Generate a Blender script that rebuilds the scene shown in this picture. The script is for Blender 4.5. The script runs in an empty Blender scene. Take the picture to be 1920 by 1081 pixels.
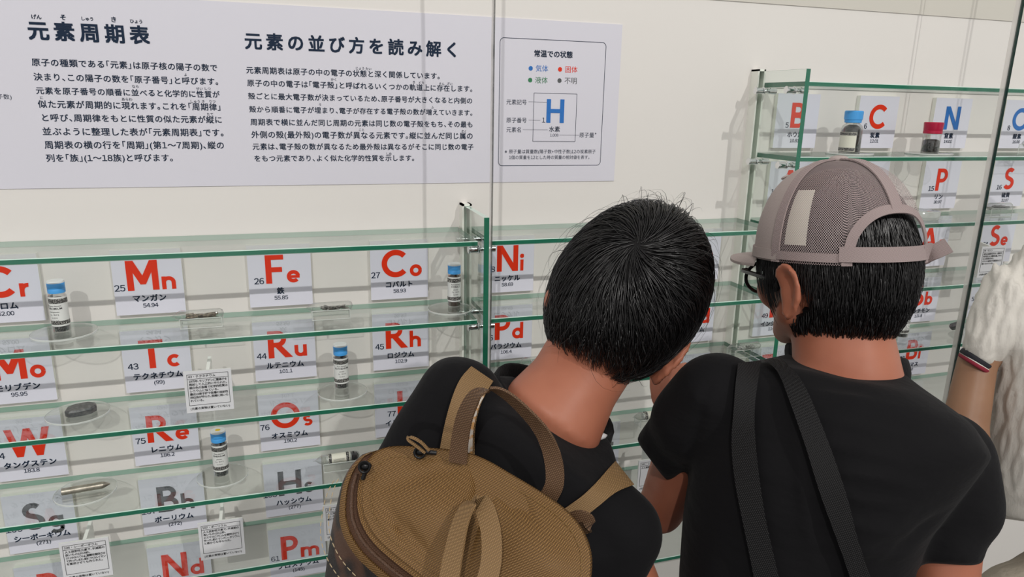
import bpy, bmesh, math, random
import numpy as np
from mathutils import Vector, Matrix
from mathutils.bvhtree import BVHTree

random.seed(7)
rng = np.random.default_rng(7)
SC = bpy.context.scene
COL = SC.collection

# ------------------------------------------------------------------ camera, light, exposure
CAM_LOC = np.array([-0.18149, -1.21941, 0.32318])
CAM_ROT = (1.31786, -0.019513, -0.304699)
FPX = 1329.69
cam_d = bpy.data.cameras.new('camera')
cam = bpy.data.objects.new('camera', cam_d)
cam.location = CAM_LOC
cam.rotation_euler = CAM_ROT
cam_d.sensor_width = 36.0
cam_d.lens = FPX / 1920 * 36.0
cam_d.clip_start = 0.02
COL.objects.link(cam)
SC.camera = cam

SC.view_settings.view_transform = 'Standard'
SC.view_settings.look = 'None'
SC.view_settings.gamma = 1.0
SC.view_settings.exposure = 0.02
SC.cycles.transparent_max_bounces = 40
SC.cycles.max_bounces = 12

world = bpy.data.worlds.new('world')
SC.world = world
world.use_nodes = True
wn = world.node_tree.nodes
wn['Background'].inputs[0].default_value = (1.0, 0.97, 0.94, 1)
wn['Background'].inputs[1].default_value = 0.62

def ceiling_spot(x, y, z, watts, size, color, aim):
    d = bpy.data.lights.new('ceiling_spot', 'AREA')
    d.shape = 'DISK'; d.size = size; d.energy = watts; d.color = color
    o = bpy.data.objects.new('ceiling_spot', d)
    o.location = (x, y, z)
    o.rotation_euler = (Vector(aim) - Vector((x, y, z))).to_track_quat('-Z', 'Y').to_euler()
    COL.objects.link(o)
ceiling_spot(-2.1, -6.0, 4.30, 145, 0.09, (1.0, 0.97, 0.93), (0.2, 0, 0))
ceiling_spot(2.3, -6.0, 4.30, 145, 0.09, (1.0, 0.97, 0.93), (0.4, 0, 0))

# ------------------------------------------------------------------ small maths
ROT = np.array(Matrix([list(r) for r in cam.rotation_euler.to_matrix()]))
VR, VU, VD = ROT[:, 0], ROT[:, 1], -ROT[:, 2]          # view right / up / into the scene
def ray(px, py):
    return ROT @ np.array([(px - 960) / FPX, -(py - 540.5) / FPX, -1.0])
def Q(px, py, d):
    """point seen at a pixel of the photo, d metres along the optical axis"""
    return CAM_LOC + d * ray(px, py)
def on_y(px, py, y):
    r = ray(px, py); return CAM_LOC + r * ((y - CAM_LOC[1]) / r[1])
def on_z(px, py, z):
    r = ray(px, py); return CAM_LOC + r * ((z - CAM_LOC[2]) / r[2])
def nrm(v):
    v = np.asarray(v, float); return v / (np.linalg.norm(v) + 1e-12)

PITCH = 0.2                      # column pitch of the table
ROWP = 0.1321065                 # row pitch
def colx(c): return (c - 9) * PITCH
def shelf_z(r): return -0.022296 - (r - 4) * ROWP
DEPTH = 0.130                    # shelf depth in front of the plates
WALL_Y = 0.010
FLOOR_Z = -1.12

# ------------------------------------------------------------------ materials
MATS = {}
def new_mat(name):
    m = bpy.data.materials.new(name); m.use_nodes = True
    nt = m.node_tree
    for n in list(nt.nodes): nt.nodes.remove(n)
    out = nt.nodes.new('ShaderNodeOutputMaterial')
    MATS[name] = m
    return m, nt, out
def N(nt, kind, **kw):
    n = nt.nodes.new(kind)
    for k, v in kw.items():
        if k.startswith('i_'):
            key = k[2:]
            n.inputs[int(key) if key.isdigit() else key.replace('_', ' ')].default_value = v
        else:
            setattr(n, k, v)
    return n
def pbr(name, color, rough=0.5, metal=0.0, spec=0.5, bump=None, vary=None, sheen=0.0, sss=0.0):
    """bump=(scale, strength, distance, stretch)   vary=(scale, other colour, detail, lo, hi)"""
    m, nt, out = new_mat(name)
    b = N(nt, 'ShaderNodeBsdfPrincipled')
    b.inputs['Base Color'].default_value = (*color, 1)
    b.inputs['Roughness'].default_value = rough
    b.inputs['Metallic'].default_value = metal
    b.inputs['Specular IOR Level'].default_value = spec
    if sheen:
        b.inputs['Sheen Weight'].default_value = sheen
        b.inputs['Sheen Roughness'].default_value = 0.5
    if sss:
        b.inputs['Subsurface Weight'].default_value = sss
        b.inputs['Subsurface Radius'].default_value = (0.012, 0.004, 0.002)
        b.inputs['Subsurface Scale'].default_value = 0.6
    tc = N(nt, 'ShaderNodeTexCoord')
    if vary:
        nz = N(nt, 'ShaderNodeTexNoise'); nz.inputs['Scale'].default_value = vary[0]; nz.inputs['Detail'].default_value = vary[2]
        nt.links.new(tc.outputs['Object'], nz.inputs['Vector'])
        mr = N(nt, 'ShaderNodeMapRange'); mr.inputs['From Min'].default_value = vary[3]; mr.inputs['From Max'].default_value = vary[4]
        nt.links.new(nz.outputs['Fac'], mr.inputs['Value'])
        mx = N(nt, 'ShaderNodeMix', data_type='RGBA')
        mx.inputs[6].default_value = (*color, 1); mx.inputs[7].default_value = (*vary[1], 1)
        nt.links.new(mr.outputs['Result'], mx.inputs[0])
        nt.links.new(mx.outputs[2], b.inputs['Base Color'])
    if bump:
        nz = N(nt, 'ShaderNodeTexNoise'); nz.inputs['Scale'].default_value = bump[0]; nz.inputs['Detail'].default_value = 5
        src = tc.outputs['Object']
        if len(bump) > 3:
            mp = N(nt, 'ShaderNodeMapping'); mp.inputs['Scale'].default_value = bump[3]
            nt.links.new(src, mp.inputs['Vector']); src = mp.outputs['Vector']
        nt.links.new(src, nz.inputs['Vector'])
        bp = N(nt, 'ShaderNodeBump'); bp.inputs['Strength'].default_value = bump[1]; bp.inputs['Distance'].default_value = bump[2]
        nt.links.new(nz.outputs['Fac'], bp.inputs['Height'])
        nt.links.new(bp.outputs['Normal'], b.inputs['Normal'])
    nt.links.new(b.outputs[0], out.inputs[0])
    return m
def clear(name, tint, f0=0.045, power=5.0, rough=0.02, body=None, body_amount=0.0):
    """clear glass / acrylic: straight-through transparency plus a mirror that grows at grazing angles (Schlick)"""
    m, nt, out = new_mat(name)
    lw = N(nt, 'ShaderNodeLayerWeight'); lw.inputs['Blend'].default_value = 0.5
    pw = N(nt, 'ShaderNodeMath', operation='POWER'); pw.inputs[1].default_value = power
    # 'Facing' at blend 0.5 is 1-|cos|
    nt.links.new(lw.outputs['Facing'], pw.inputs[0])
    ma = N(nt, 'ShaderNodeMath', operation='MULTIPLY_ADD'); ma.inputs[1].default_value = 1 - f0; ma.inputs[2].default_value = f0
    nt.links.new(pw.outputs[0], ma.inputs[0])
    tr = N(nt, 'ShaderNodeBsdfTransparent'); tr.inputs[0].default_value = (*tint, 1)
    base = tr.outputs[0]
    if body:
        df = N(nt, 'ShaderNodeBsdfDiffuse'); df.inputs[0].default_value = (*body, 1)
        mb = N(nt, 'ShaderNodeMixShader'); mb.inputs[0].default_value = body_amount
        nt.links.new(tr.outputs[0], mb.inputs[1]); nt.links.new(df.outputs[0], mb.inputs[2])
        base = mb.outputs[0]
    gl = N(nt, 'ShaderNodeBsdfGlossy'); gl.inputs['Roughness'].default_value = rough
    mx = N(nt, 'ShaderNodeMixShader')
    nt.links.new(ma.outputs[0], mx.inputs[0]); nt.links.new(base, mx.inputs[1]); nt.links.new(gl.outputs[0], mx.inputs[2])
    nt.links.new(mx.outputs[0], out.inputs[0])
    return m

WALL = pbr('wall_paint', (0.81, 0.765, 0.742), 0.55, bump=(60, 0.03, 0.002))
CASE_TOP = pbr('case_top_paint', (0.66, 0.62, 0.565), 0.6, bump=(60, 0.03, 0.002))
FLOORM = pbr('carpet', (0.10, 0.10, 0.105), 0.95, bump=(400, 0.5, 0.004))
BOARD = pbr('board_white', (0.725, 0.70, 0.785), 0.45, bump=(80, 0.02, 0.001))
PLATE = pbr('plate_white', (0.77, 0.755, 0.86), 0.30, bump=(90, 0.02, 0.001))
PLATE_SIDE = pbr('acrylic_side', (0.86, 0.86, 0.80), 0.15)
INK = pbr('ink_navy', (0.007, 0.020, 0.050), 0.6, spec=0.15, bump=(300, 0.02, 0.0005))
INKB = pbr('ink_black', (0.02, 0.02, 0.024), 0.6, bump=(300, 0.02, 0.0005))
RED = pbr('symbol_red', (0.80, 0.036, 0.008), 0.5, spec=0.2, bump=(300, 0.02, 0.0005))
BLUE = pbr('symbol_blue', (0.008, 0.155, 0.53), 0.45, bump=(300, 0.02, 0.0005))
GREY = pbr('symbol_grey', (0.085, 0.088, 0.095), 0.5, bump=(300, 0.02, 0.0005))
GREEN = pbr('symbol_green', (0.02, 0.20, 0.075), 0.5, bump=(300, 0.02, 0.0005))
GLASS = clear('shelf_glass', (0.972, 0.99, 0.981))
PANE = clear('case_glass', (0.985, 0.992, 0.988), f0=0.006)
DIVG = clear('divider_glass', (0.95, 0.975, 0.96))
EDGE = pbr('glass_edge_green', (0.022, 0.165, 0.10), 0.12, spec=0.6, bump=(30, 0.03, 0.002, (1, 1, 1)))
EDGE_DARK = pbr('glass_edge_dark', (0.010, 0.045, 0.038), 0.15, spec=0.5, bump=(30, 0.03, 0.002))
EDGE_BACK = pbr('glass_edge_pale', (0.30, 0.47, 0.385), 0.25, bump=(30, 0.05, 0.002))
CHAMFER = pbr('glass_chamfer', (0.62, 0.80, 0.72), 0.12, spec=0.8, bump=(200, 0.05, 0.001))  # pale colour paints in the thin highlight along the glass edges
SEAL = clear('silicone_seal', (0.96, 0.96, 0.95), f0=0.03, rough=0.2, body=(0.90, 0.87, 0.85), body_amount=0.04)
POLISHED = clear('polished_pane_end', (0.92, 0.92, 0.91), f0=0.06, rough=0.2, body=(0.92, 0.88, 0.86), body_amount=0.75)  # white body stands in for brightness refracted through the pane's end
ACRYL = clear('clear_acrylic', (0.965, 0.975, 0.965), f0=0.05, power=3.5)
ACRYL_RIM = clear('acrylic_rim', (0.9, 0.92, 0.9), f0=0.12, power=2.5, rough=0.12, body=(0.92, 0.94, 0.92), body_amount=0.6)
AMPG = clear('ampoule_glass', (0.955, 0.96, 0.95), f0=0.09, power=1.7)
CHROME = pbr('chrome', (0.80, 0.81, 0.82), 0.12, metal=1.0, bump=(40, 0.02, 0.001))
CAPBLUE = pbr('cap_blue', (0.065, 0.37, 0.84), 0.4, bump=(500, 0.1, 0.0005, (1, 1, 0.1)))
CAPWHITE = pbr('cap_white', (0.85, 0.85, 0.86), 0.4, bump=(200, 0.03, 0.0005))
CAPRED = pbr('cap_red', (0.50, 0.008, 0.055), 0.35, bump=(500, 0.1, 0.0005, (1, 1, 0.1)))
YELLOW = pbr('dot_yellow', (0.85, 0.55, 0.03), 0.5, bump=(200, 0.03, 0.0005))
LABEL = pbr('vial_label', (0.80, 0.80, 0.79), 0.5, bump=(200, 0.03, 0.0005))
CREAM = pbr('cream_label', (0.78, 0.76, 0.66), 0.5, bump=(200, 0.03, 0.0005))
BANDP = pbr('label_band', (0.02, 0.02, 0.02), 0.5, vary=(900, (0.55, 0.53, 0.50), 2, 0.52, 0.60))
GRAIN = pbr('dark_granules', (0.03, 0.03, 0.034), 0.35, metal=0.3, vary=(600, (0.32, 0.31, 0.31), 3, 0.5, 0.7), bump=(500, 0.8, 0.002))
BROWNG = pbr('brown_powder', (0.045, 0.022, 0.012), 0.7, vary=(500, (0.11, 0.06, 0.03), 3, 0.4, 0.7), bump=(500, 0.6, 0.002))
BLACKG = pbr('black_lumps', (0.012, 0.012, 0.014), 0.3, vary=(120, (0.07, 0.07, 0.075), 3, 0.5, 0.75), bump=(150, 0.9, 0.004))
FLAKE = pbr('metal_flake', (0.20, 0.19, 0.18), 0.35, metal=0.85, vary=(200, (0.55, 0.53, 0.5), 3, 0.45, 0.7), bump=(250, 0.5, 0.002))
BRONZE = pbr('tarnished_flake', (0.16, 0.125, 0.09), 0.4, metal=0.7, vary=(200, (0.42, 0.36, 0.27), 3, 0.45, 0.7), bump=(250, 0.5, 0.002))
DARKMETAL = pbr('dark_metal', (0.13, 0.135, 0.14), 0.38, metal=0.75, vary=(160, (0.25, 0.25, 0.25), 3, 0.4, 0.7), bump=(200, 0.3, 0.001))
STEEL = pbr('warm_steel', (0.55, 0.50, 0.43), 0.33, metal=0.95, vary=(120, (0.36, 0.32, 0.27), 4, 0.4, 0.7), bump=(200, 0.3, 0.001))
WHITEGR = pbr('white_granules', (0.75, 0.77, 0.75), 0.4, vary=(400, (0.4, 0.42, 0.4), 3, 0.45, 0.65), bump=(300, 0.8, 0.003))
SIGNW = pbr('sign_white', (0.80, 0.79, 0.83), 0.4, bump=(100, 0.02, 0.001))
SIGNSIDE = pbr('sign_side', (0.90, 0.90, 0.87), 0.25, bump=(100, 0.02, 0.001))

# ------------------------------------------------------------------ mesh building
class MB:
    """collects geometry, then links it as one mesh object"""
    def __init__(s): s.v, s.f, s.m, s.mi = [], [], [], 0
    def mat(s, i): s.mi = i; return s
    def add(s, verts, faces):
        k = len(s.v)
        s.v.extend([tuple(map(float, p)) for p in verts])
        s.f.extend([tuple(i + k for i in f) for f in faces]); s.m.extend([s.mi] * len(faces))
        return s
    def box(s, x0, x1, y0, y1, z0, z1):
        return s.add([(x0,y0,z0),(x1,y0,z0),(x1,y1,z0),(x0,y1,z0),(x0,y0,z1),(x1,y0,z1),(x1,y1,z1),(x0,y1,z1)],
                     [(0,3,2,1),(4,5,6,7),(0,1,5,4),(1,2,6,5),(2,3,7,6),(3,0,4,7)])
    def lathe(s, prof, seg=28, c=(0, 0, 0), a0=0.0, a1=2*math.pi):
        """profile of (radius, z); closed where radius is 0"""
        full = abs(a1 - a0 - 2*math.pi) < 1e-6
        n = seg if full else seg + 1
        V = []
        for r, z in prof:
            for i in range(n):
                a = a0 + (a1 - a0) * i / seg
                V.append((c[0] + r*math.cos(a), c[1] + r*math.sin(a), c[2] + z))
        F = []
        for j in range(len(prof) - 1):
            for i in range(seg):
                k = (i + 1) % n
                F.append((j*n + i, j*n + k, (j+1)*n + k, (j+1)*n + i))
        return s.add(V, F)
    def tube(s, path, radii, seg=12, cap=True):
        path = [np.asarray(p, float) for p in path]
        if np.isscalar(radii): radii = [radii] * len(path)
        V, F = [], []
        up = np.array([0.13, 0.31, 0.94])
        for i, p in enumerate(path):
            t = nrm(path[min(i+1, len(path)-1)] - path[max(i-1, 0)])
            a = nrm(np.cross(up, t)) if i == 0 else nrm(a - t*np.dot(a, t))
            b = np.cross(t, a)
            for k in range(seg):
                w = 2*math.pi*k/seg
                V.append(p + radii[i]*(a*math.cos(w) + b*math.sin(w)))
        for i in range(len(path)-1):
            for k in range(seg):
                l = (k+1) % seg
                F.append((i*seg+k, i*seg+l, (i+1)*seg+l, (i+1)*seg+k))
        if cap:
            F.append(tuple(range(seg))[::-1]); F.append(tuple((len(path)-1)*seg + k for k in range(seg)))
        return s.add(V, F)
    def ellipsoid(s, c, M, seg=24, rings=14):
        V = [np.array(c) + M @ np.array([0, 0, -1.0])]
        for j in range(1, rings):
            t = -math.pi/2 + math.pi*j/rings
            for i in range(seg):
                a = 2*math.pi*i/seg
                V.append(np.array(c) + M @ np.array([math.cos(t)*math.cos(a), math.cos(t)*math.sin(a), math.sin(t)]))
        V.append(np.array(c) + M @ np.array([0, 0, 1.0]))
        F = []
        for i in range(seg): F.append((0, 1+(i+1) % seg, 1+i))
        for j in range(rings-2):
            for i in range(seg):
                k = (i+1) % seg
                F.append((1+j*seg+i, 1+j*seg+k, 1+(j+1)*seg+k, 1+(j+1)*seg+i))
        L = len(V)-1; o = 1+(rings-2)*seg
        for i in range(seg): F.append((o+i, o+(i+1) % seg, L))
        return s.add(V, F)
    def capsule(s, p0, r0, p1, r1, seg=18):
        p0, p1 = np.asarray(p0, float), np.asarray(p1, float); t = nrm(p1-p0)
        path, rad = [], []
        for k in range(6):
            a = math.pi/2*(1 - k/6); path.append(p0 - t*r0*math.sin(a)); rad.append(max(r0*math.cos(a), 1e-4))
        path.append(p0); rad.append(r0); path.append(p1); rad.append(r1)
        for k in range(1, 7):
            a = math.pi/2*k/6; path.append(p1 + t*r1*math.sin(a)); rad.append(max(r1*math.cos(a), 1e-4))
        # ring frame from one fixed side vector
        a0 = nrm(np.cross(t, [0.3, 0.2, 0.9])); b0 = np.cross(t, a0)
        V, F = [], []
        for p, r in zip(path, rad):
            for k in range(seg):
                w = 2*math.pi*k/seg; V.append(p + r*(a0*math.cos(w)+b0*math.sin(w)))
        for i in range(len(path)-1):
            for k in range(seg):
                l = (k+1) % seg; F.append((i*seg+k, i*seg+l, (i+1)*seg+l, (i+1)*seg+k))
        F.append(tuple(range(seg))[::-1]); F.append(tuple((len(path)-1)*seg+k for k in range(seg)))
        return s.add(V, F)
    def loft(s, rings, seg=32, ex=2.3, cap=True):
        """rings of (centre, half-width vector, half-depth vector)"""
        V, F = [], []
        for c, A, B in rings:
            for k in range(seg):
                w = 2*math.pi*k/seg
                ca, sa = math.cos(w), math.sin(w)
                x = math.copysign(abs(ca)**(2/ex), ca); y = math.copysign(abs(sa)**(2/ex), sa)
                V.append(np.asarray(c) + x*np.asarray(A) + y*np.asarray(B))
        for i in range(len(rings)-1):
            for k in range(seg):
                l = (k+1) % seg; F.append((i*seg+k, i*seg+l, (i+1)*seg+l, (i+1)*seg+k))
        if cap:
            F.append(tuple(range(seg))[::-1]); F.append(tuple((len(rings)-1)*seg+k for k in range(seg)))
        return s.add(V, F)
    def strip(s, left, right, thick, normals):
        """flat webbing with real thickness between two edge lines"""
        n = len(left); V = []
        for i in range(n):
            nn = np.asarray(normals[i])*thick
            V += [left[i], right[i], right[i]+nn, left[i]+nn]
        F = []
        for i in range(n-1):
            a, b = 4*i, 4*i+4
            for k in range(4):
                l = (k+1) % 4; F.append((a+k, b+k, b+l, a+l))
        F.append((0, 1, 2, 3)); e = 4*(n-1); F.append((e+3, e+2, e+1, e))
        return s.add(V, F)
    def build(s, name, mats, parent=None, origin=None, smooth=False, sharp=35):
        me = bpy.data.meshes.new(name)
        V = np.array(s.v, float)
        if origin is not None: V = V - np.asarray(origin, float)
        me.from_pydata(V.tolist(), [], s.f)
        for m in (mats if isinstance(mats, (list, tuple)) else [mats]): me.materials.append(m)
        if len(set(s.m)) > 1: me.polygons.foreach_set('material_index', s.m)
        if smooth:
            me.polygons.foreach_set('use_smooth', [True]*len(s.f))
            if sharp: me.set_sharp_from_angle(angle=math.radians(sharp))
        me.update()
        o = bpy.data.objects.new(name, me); COL.objects.link(o)
        if parent is not None: o.parent = parent
        return o

def fix_normals(o):
    bm = bmesh.new(); bm.from_mesh(o.data); bmesh.ops.recalc_face_normals(bm, faces=bm.faces); bm.to_mesh(o.data); bm.free()
def tag(o, label=None, cat=None, group=None, kind=None):
    if label: o['label'] = label
    if cat: o['category'] = cat
    if group: o['group'] = group
    if kind: o['kind'] = kind
    return o
def thing(name, loc, label, cat, group=None):
    o = bpy.data.objects.new(name, None); COL.objects.link(o)
    o.location = tuple(map(float, loc)); o.empty_display_size = 0.03
    return tag(o, label, cat, group)

# ------------------------------------------------------------------ lettering
_tc = {}
def text_geo(body, weight=0.0, spacing=1.0, res=3):
    key = (body, weight, round(spacing, 4), res)
    if key not in _tc:
        cu = bpy.data.curves.new('lettering_tmp', 'FONT')
        cu.body = body; cu.size = 1.0; cu.offset = weight; cu.resolution_u = res; cu.space_character = spacing
        ob = bpy.data.objects.new('lettering_tmp', cu); COL.objects.link(ob)
        bpy.context.view_layer.update()
        me = bpy.data.meshes.new_from_object(ob.evaluated_get(bpy.context.evaluated_depsgraph_get()))
        V = np.array([tuple(v.co) for v in me.vertices]) if len(me.vertices) else np.zeros((1, 3))
        F = [tuple(p.vertices) for p in me.polygons]
        bpy.data.objects.remove(ob); bpy.data.curves.remove(cu); bpy.data.meshes.remove(me)
        _tc[key] = (V[:, :2], F)
    return _tc[key]
def char_cell(ch, weight, res):
    """glyph points plus (advance, left shift) in ems; Japanese marks are set solid"""
    if ch in '0123456789':                       # upright sans figures of the Japanese face, on an even width
        V, F = text_geo(chr(ord(ch) + 0xFEE0), 0.0, 1.0, res)
        return V, F, 0.58, 0.29 - (V[:, 0].max() + V[:, 0].min())/2
    V, F = text_geo(ch, 0.0, 1.0, res)
    if ch in '「(' and ord(ch) > 255: return V, F, 0.5, -0.5
    if ch in '」、。': return V, F, 0.5, 0.0
    if ord(ch) > 0x2000: return V, F, 1.0, 0.0
    if ch == ' ': return V, [], 0.3, 0.0
    return V, F, V[:, 0].max() - V[:, 0].min() + 0.10, 0.05 - V[:, 0].min()
def write(mb, body, h, at, width=None, align='L', weight=0.0, y=0.0, res=3, track=1.03, sx=1.0):
    """flat lettering: h = em size (None: from the width), at = (x, z) of the baseline start/centre"""
    cells = [char_cell(c, weight, res) for c in body]
    tot = sum(c[2] for c in cells); n = len(cells)
    if h is None: h = width/(tot*track)
    gap = (width - tot*h*sx)/(n-1) if (width and n > 1) else 0.0
    full = tot*h*sx + gap*(n-1)
    x = at[0] - {'L': 0, 'C': full/2, 'R': full}[align]
    for V, F, adv, sh in cells:
        k = weight*0.5
        for j, (dx, dz) in enumerate(((-k, -k), (k, k), (k, -k), (-k, k)) if weight >= 0.008 else ((0, 0),)):
            mb.add([(x + (a+sh+dx)*h*sx, y - 0.00004*j, at[1] + (b+dz)*h) for a, b in V], F)
        x += adv*h*sx + gap
    return full

def stroke(pts, w):
    pts = [np.array(p, float) for p in pts]; n = len(pts); V, F = [], []
    for i in range(n):
        if i == 0: t = nrm(pts[1]-pts[0])
        elif i == n-1: t = nrm(pts[-1]-pts[-2])
        else: t = nrm(nrm(pts[i+1]-pts[i]) + nrm(pts[i]-pts[i-1]))
        q = np.array([-t[1], t[0]])*w/2
        V += [tuple(pts[i]+q), tuple(pts[i]-q)]
    for i in range(n-1): F.append((2*i, 2*i+1, 2*i+3, 2*i+2))
    return V, F
def arc(cx, cy, rx, ry, a0, a1, n=20):
    return [(cx + rx*math.cos(math.radians(a0+(a1-a0)*i/n)), cy + ry*math.sin(math.radians(a0+(a1-a0)*i/n))) for i in range(n+1)]
def poly(*p): return (list(p), [tuple(range(len(p)))])
def rect(x0, x1, y0, y1): return poly((x0, y0), (x1, y0), (x1, y1), (x0, y1))
W1, W2 = 0.195, 0.128
XH = 0.43
def bowl(x0, xr, y0, y1, w):          # D-shaped bowl: straight top and bottom, round right
    r = (y1-y0-w)/2; cy = (y0+y1)/2
    return stroke([(x0, y1-w/2), (xr-w/2-r, y1-w/2)] + arc(xr-w/2-r, cy, r, r, 90, -90, 16)[1:-1] + [(xr-w/2-r, y0+w/2), (x0, y0+w/2)], w)
def glyph(ch):
    w, l = W1, W2
    if ch == 'M': return 0.94, [rect(0, w, 0, 1), rect(.94-w, .94, 0, 1), poly((0, 1), (.23, 1), (.47, .50), (.71, 1), (.94, 1), (.55, .20), (.39, .20))]
    if ch == 'W': return 1.30, [poly((0, 1), (.21, 1), (.46, 0), (.27, 0)), poly((.27, 0), (.46, 0), (.745, 1), (.555, 1)), poly((.555, 1), (.745, 1), (1.03, 0), (.84, 0)), poly((.84, 0), (1.03, 0), (1.30, 1), (1.09, 1))]
    if ch == 'N': return 0.84, [rect(0, w, 0, 1), rect(.84-w, .84, 0, 1), poly((0, 1), (.22, 1), (.84, 0), (.62, 0))]
    if ch == 'A': return 0.96, [poly((.37, 1), (.59, 1), (.21, 0), (0, 0)), poly((.37, 1), (.59, 1), (.96, 0), (.75, 0)), rect(.2, .76, .21, .37)]
    if ch == 'F': return 0.60, [rect(0, w, 0, 1), rect(0, .60, .83, 1), rect(0, .54, .40, .57)]
    if ch == 'H': return 0.82, [rect(0, w, 0, 1), rect(.82-w, .82, 0, 1), rect(0, .82, .42, .59)]
    if ch == 'T': return 0.74, [rect(.37-w/2, .37+w/2, 0, 1), rect(0, .74, .83, 1)]
    if ch == 'I': return w, [rect(0, w, 0, 1)]
    if ch == 'Z': return 0.70, [rect(.03, .70, .83, 1), rect(0, .70, 0, .17), poly((.47, .87), (.70, .87), (.23, .13), (0, .13))]
    if ch == 'P': return 0.62, [rect(0, w, 0, 1), bowl(.1, .62, .37, 1, .17)]
    if ch == 'R': return 0.80, [rect(0, w, 0, 1), bowl(.1, .62, .40, 1, .17), poly((.22, .44), (.46, .44), (.82, 0), (.56, 0))]
    if ch == 'B': return 0.67, [rect(0, w, 0, 1), bowl(.1, .62, .45, 1, .165), bowl(.1, .67, 0, .565, .165)]
    if ch == 'C': return 0.92, [stroke(arc(.5, .5, .41, .41, 42, 318, 36), w)]
    if ch == 'O': return 1.0, [stroke(arc(.5, .5, .41, .41, 0, 360, 44), w-.005)]
    if ch == 'S':
        p = arc(.31, .715, .21, .20, 40, 262, 20) + arc(.31, .285, .23, .20, 78, -148, 20)
        return 0.64, [stroke(p, .185)]
    x = XH
    if ch == 'r': return 0.27, [rect(0, l, 0, x), stroke(arc(.235, .20, .165, .17, 178, 82, 10), l)]
    if ch == 'n': return 0.42, [rect(0, l, 0, x), stroke([(.42-l/2, 0)] + arc(.21, .235, .146, .135, 0, 180, 16) + [(l/2, .1)], l)]
    if ch == 'h': return 0.42, [rect(0, l, 0, .64), stroke([(.42-l/2, 0)] + arc(.21, .235, .146, .135, 0, 180, 16) + [(l/2, .1)], l)]
    if ch == 'u': return 0.42, [rect(.42-l, .42, 0, x), stroke([(l/2, x)] + arc(.21, .195, .146, .135, 180, 360, 16) + [(.42-l/2, .3)], l)]
    if ch == 'm': return 0.68, [rect(0, l, 0, x), stroke([(.34, 0)] + arc(.205, .245, .135, .125, 0, 180, 14) + [(l/2, .1)], .122), stroke([(.62, 0)] + arc(.48, .245, .14, .125, 0, 180, 14) + [(.34, .1)], .122)]
    if ch == 'o': return 0.44, [stroke(arc(.22, .22, .158, .158, 0, 360, 28), l)]
    if ch == 'c': return 0.40, [stroke(arc(.22, .22, .158, .158, 45, 315, 24), l)]
    if ch == 'e': return 0.44, [stroke(arc(.22, .22, .158, .158, 8, 318, 26), l), rect(.10, .425, .165, .262)]
    if ch == 'd': return 0.45, [rect(.45-l, .45, 0, .66), stroke(arc(.22, .22, .158, .158, 0, 360, 28), l)]
    if ch == 'b': return 0.45, [rect(0, l, 0, .66), stroke(arc(.23, .22, .158, .158, 0, 360, 28), l)]
    if ch == 'a': return 0.45, [rect(.45-l, .45, 0, x), stroke(arc(.22, .22, .158, .158, 0, 360, 28), l)]
    if ch == 'g': return 0.45, [stroke(arc(.22, .22, .158, .158, 0, 360, 28), l), stroke([(.45-l/2, x), (.45-l/2, -.05)] + arc(.22, -.04, .166, .13, 0, -150, 12), l)]
    if ch == 's':
        p = arc(.18, .305, .105, .085, 35, 262, 12) + arc(.18, .14, .115, .085, 78, -145, 12)
        return 0.36, [stroke(p, .105)]
    if ch == 'i': return 0.14, [rect(.007, .133, 0, x), stroke(arc(.07, .575, .042, .042, 0, 360, 14), .084)]
    if ch == 'l': return 0.13, [rect(0, l, 0, .68)]
    raise KeyError(ch)
def symbol(mb, s, H, x0, z0, y):
    x = x0
    for i, ch in enumerate(s):
        w, parts = glyph(ch)
        for k, (V, F) in enumerate(parts):
            ar = sum(V[f[j]][0]*V[f[(j+1) % len(f)]][1] - V[f[(j+1) % len(f)]][0]*V[f[j]][1] for f in F for j in range(len(f)))
            if ar < 0: F = [tuple(reversed(f)) for f in F]
            mb.add([(x + a*H, y - 0.00012*k, z0 + b*H) for a, b in V], F)
        x += (w + 0.085)*H
    return x - 0.085*H
def symbol_w(s, H): return (sum(glyph(c)[0] for c in s) + 0.085*(len(s)-1))*H

# ------------------------------------------------------------------ the setting
mb = MB(); mb.box(-1.6, 2.6, WALL_Y, WALL_Y+0.06, FLOOR_Z, 1.1)
tag(mb.build('wall_back', WALL), kind='structure')
mb = MB(); mb.box(-3.5, 4.5, -3.2, WALL_Y+0.06, FLOOR_Z-0.05, FLOOR_Z)
tag(mb.build('floor', FLOORM), kind='structure')
mb = MB(); mb.box(-1.6, 2.6, WALL_Y-0.002, WALL_Y-0.0001, 0.519, 1.1)
tag(mb.build('trim_3', CASE_TOP), kind='structure')

# front glass of the case: three panes meeting at two silicone joints
PANE_Y0, PANE_Y1 = -0.179, -0.169
for i, (x0, x1, lab) in enumerate([(-1.5, 0.1155, 'left'), (0.1180, 1.1135, 'middle'), (1.1230, 2.5, 'right')]):
    m = MB()
    m.box(x0, x1, PANE_Y0, PANE_Y1, FLOOR_Z, 0.95)
    m.m = [0, 0, 1, 2, 1, 2]     # bottom, top, front, right end, back, left end
    m.m = [2, 2, 1, 3, 1, 2]
    o = m.build('window_%d' % (i+1), [GLASS, PANE, EDGE_DARK, POLISHED])
    tag(o, kind='structure')
for i, (x, gw) in enumerate(((0.1155, 0.0025), (1.1135, 0.0095))):
    m = MB(); m.box(x+0.0002, x+0.0023, PANE_Y0, PANE_Y1, FLOOR_Z, 0.95)
    tag(m.build('trim_%d' % (i+1), SEAL), kind='structure')

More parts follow.
